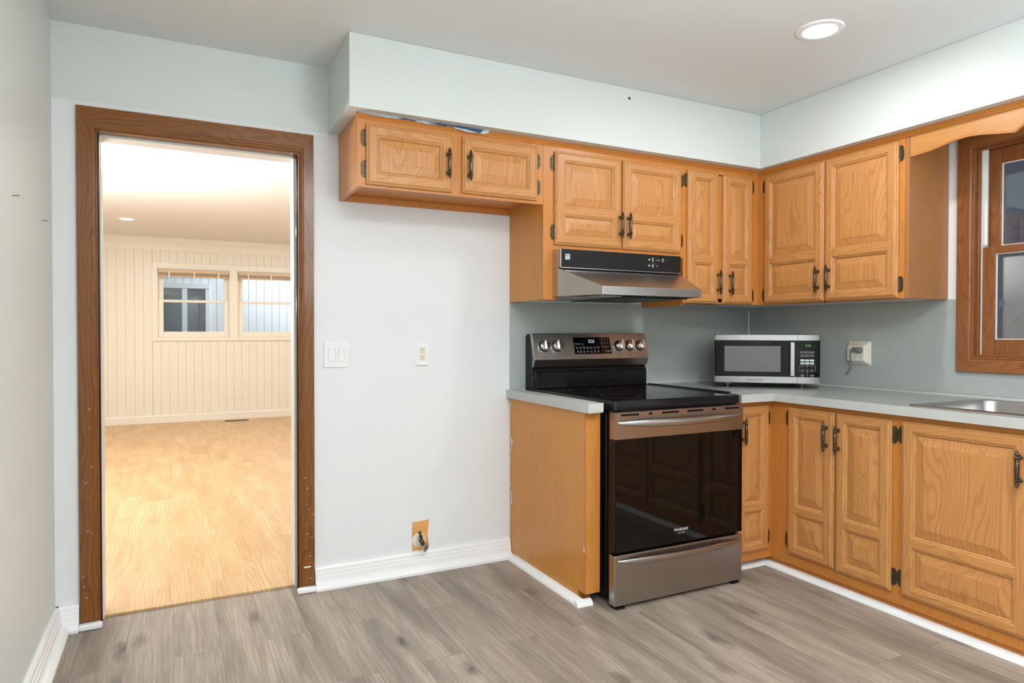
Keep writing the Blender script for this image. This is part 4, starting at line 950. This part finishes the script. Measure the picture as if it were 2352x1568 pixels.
for y_, zc, hx_, hz in ((-0.866, 1.130, 0.006, 0.010), (-0.858, 1.129, 0.013, 0.014), (-0.845, 1.126, 0.016, 0.017), (-0.828, 1.129, 0.014, 0.013), (-0.812, 1.131, 0.010, 0.011), (-0.802, 1.129, 0.006, 0.007)):
    L.append([(-0.0625+hx_*math.cos(a_*PI/6), y_, zc+hz*math.sin(a_*PI/6)) for a_ in range(12)])
MB().loops([l[::-1] for l in L]).build('plug', 'cord', t, angle=60)
MB().tube([(-0.063, -0.806, 1.129), (-0.064, -0.799, 1.122), (-0.064, -0.796, 1.108), (-0.063, -0.797, 1.088), (-0.060, -0.797, 1.066), (-0.056, -0.793, 1.046), (-0.050, -0.786, 1.028), (-0.045, -0.776, 1.014), (-0.042, -0.764, 1.003), (-0.042, -0.757, 0.997), (-0.044, -0.755, 0.990), (-0.047, -0.758, 0.985)], 0.0045, 10).build('cable', 'cord', t)
# nails
for p, d_, lb in (((XL, -0.755, 1.636), (1, 0, 0.1), 'small bent nail in the left wall, nearer the camera'), ((XL, -0.249, 1.636), (1, 0, 0), 'small nail in the left wall nearer the doorway'), ((-1.31, -0.441, 2.426), (0, -1, 0), 'tiny dark screw head high on the pale soffit')):
    b = MB(); r_ = 0.0045 if 'screw' in lb else 0.0018; ln = 0.002 if 'screw' in lb else 0.016
    b.lathe([(r_*0.7, -0.003), (r_*0.7, ln), (r_*1.6, ln), (r_*1.6, ln+0.001)], p, d_, 10)
    tag(b.build('screw' if 'screw' in lb else 'nail', 'bronze'), lb, 'screw' if 'screw' in lb else 'nail')

# ------------------------------------------------------------------ sink window
r = bpy.data.objects.new('window_1', None); C.objects.link(r); r.location = (0, -1.935, 1.035); W[r.name] = Vector(r.location); r['kind'] = 'structure'
oy0, oy1, oz0, oz1 = -1.330, -2.540, 1.035, 2.168
iy0, iy1, iz0, iz1_ = -1.395, -2.475, 1.097, 2.106
def wcas(prof, po, pi_):
    L = []
    for (oy, oz), (ny, nz) in zip(po, pi_): L.append([(-n, oy+(ny-oy)*t_, oz+(nz-oz)*t_) for t_, n in prof])
    return L
prof = [(0, 0), (0, 0.019), (0.03, 0.021), (0.90, 0.021), (0.95, 0.018), (1, 0.014), (1, 0)]
cor_o = [(oy0, oz1), (oy0, oz0), (oy1, oz0), (oy1, oz1)]; cor_i = [(iy0, iz1_), (iy0, iz0), (iy1, iz0), (iy1, iz1_)]
for k in range(4):
    j = (k+1) % 4
    MB().loops([l[::-1] for l in wcas(prof, [cor_o[k], cor_o[j]], [cor_i[k], cor_i[j]])]).build('casing', 'win_z' if k in (0, 2) else 'win_y', r, angle=25)
def yframe(b, y0, y1, z0, z1, t_, x0, x1, tb=None, tt=None):
    tb = tb or t_; tt = tt or t_
    b.box(x0, x1, y0, y0-t_, z0, z1); b.box(x0, x1, y1+t_, y1, z0, z1); b.box(x0, x1, y0-t_, y1+t_, z0, z0+tb); b.box(x0, x1, y0-t_, y1+t_, z1-tt, z1)
b = MB(); yframe(b, -1.3935, -2.4765, 1.0975, 2.1075, 0.012, -0.012, 0.135); yframe(b, -1.4055, -2.4645, 1.1095, 2.0955, 0.010, 0.012, 0.030); b.build('window_frame', 'win_z', r, 0.002)
b = MB(); b.box(0.030, 0.125, -1.4056, -1.418, 1.11, 2.095); b.box(0.050, 0.058, -1.418, -1.430, 1.64, 2.095); b.box(0.030, 0.125, -2.452, -2.4644, 1.11, 2.095); b.build('track_liner', 'vinyl', r)
for nm, x0_, z0_, z1_, tb, tt in (('lower_sash', 0.036, 1.1105, 1.628, 0.080, 0.034), ('upper_sash', 0.080, 1.600, 2.0945, 0.034, 0.072)):
    b = MB(); yframe(b, -1.419, -2.451, z0_, z1_, 0.054, x0_, x0_+0.036, tb, tt); so = b.build(nm, 'win_z', r, 0.003)
    b = MB(); yframe(b, -1.473, -2.397, z0_+tb, z1_-tt, 0.004, x0_+0.008, x0_+0.016); b.build('glazing_bead', 'vinyl', so)
    BX('glass_pane', 'glass_reflective', x0_+0.016, x0_+0.019, -1.473, -2.397, z0_+tb, z1_-tt, so)
# bare shrub outside
t = thing('garden_shrub', 'bare twiggy shrub outside the dark sink window', 'shrub', (0.9, -1.7, -0.05))
b = MB()
for k in range(150):
    p = Vector((0.75+random.uniform(-0.25, 0.35), -1.75+random.uniform(-0.7, 0.6), random.uniform(0.6, 1.35))); d_ = Vector((random.uniform(-1, 1), random.uniform(-1, 1), random.uniform(-0.3, 1.2))).normalized()
    P = [p]
    for q in range(4): d_ = (d_+Vector((random.uniform(-.4, .4), random.uniform(-.4, .4), random.uniform(-.3, .4)))).normalized(); P.append(P[-1]+d_*0.07)
    b.tube(P, [0.0035, 0.003, 0.0026, 0.002, 0.0012], 5)
for k in range(6): b.tube([(0.9, -1.7, -0.05), (0.85+random.uniform(-.2, .2), -1.75+random.uniform(-.3, .3), 0.4), (0.8+random.uniform(-.3, .3), -1.75+random.uniform(-.5, .5), 0.9)], [0.012, 0.009, 0.005], 6)
b.build('branches', 'twig', t)
structure(BX('ground_garden', 'soil', WT, 8, -9, FY, -0.3, -0.05))
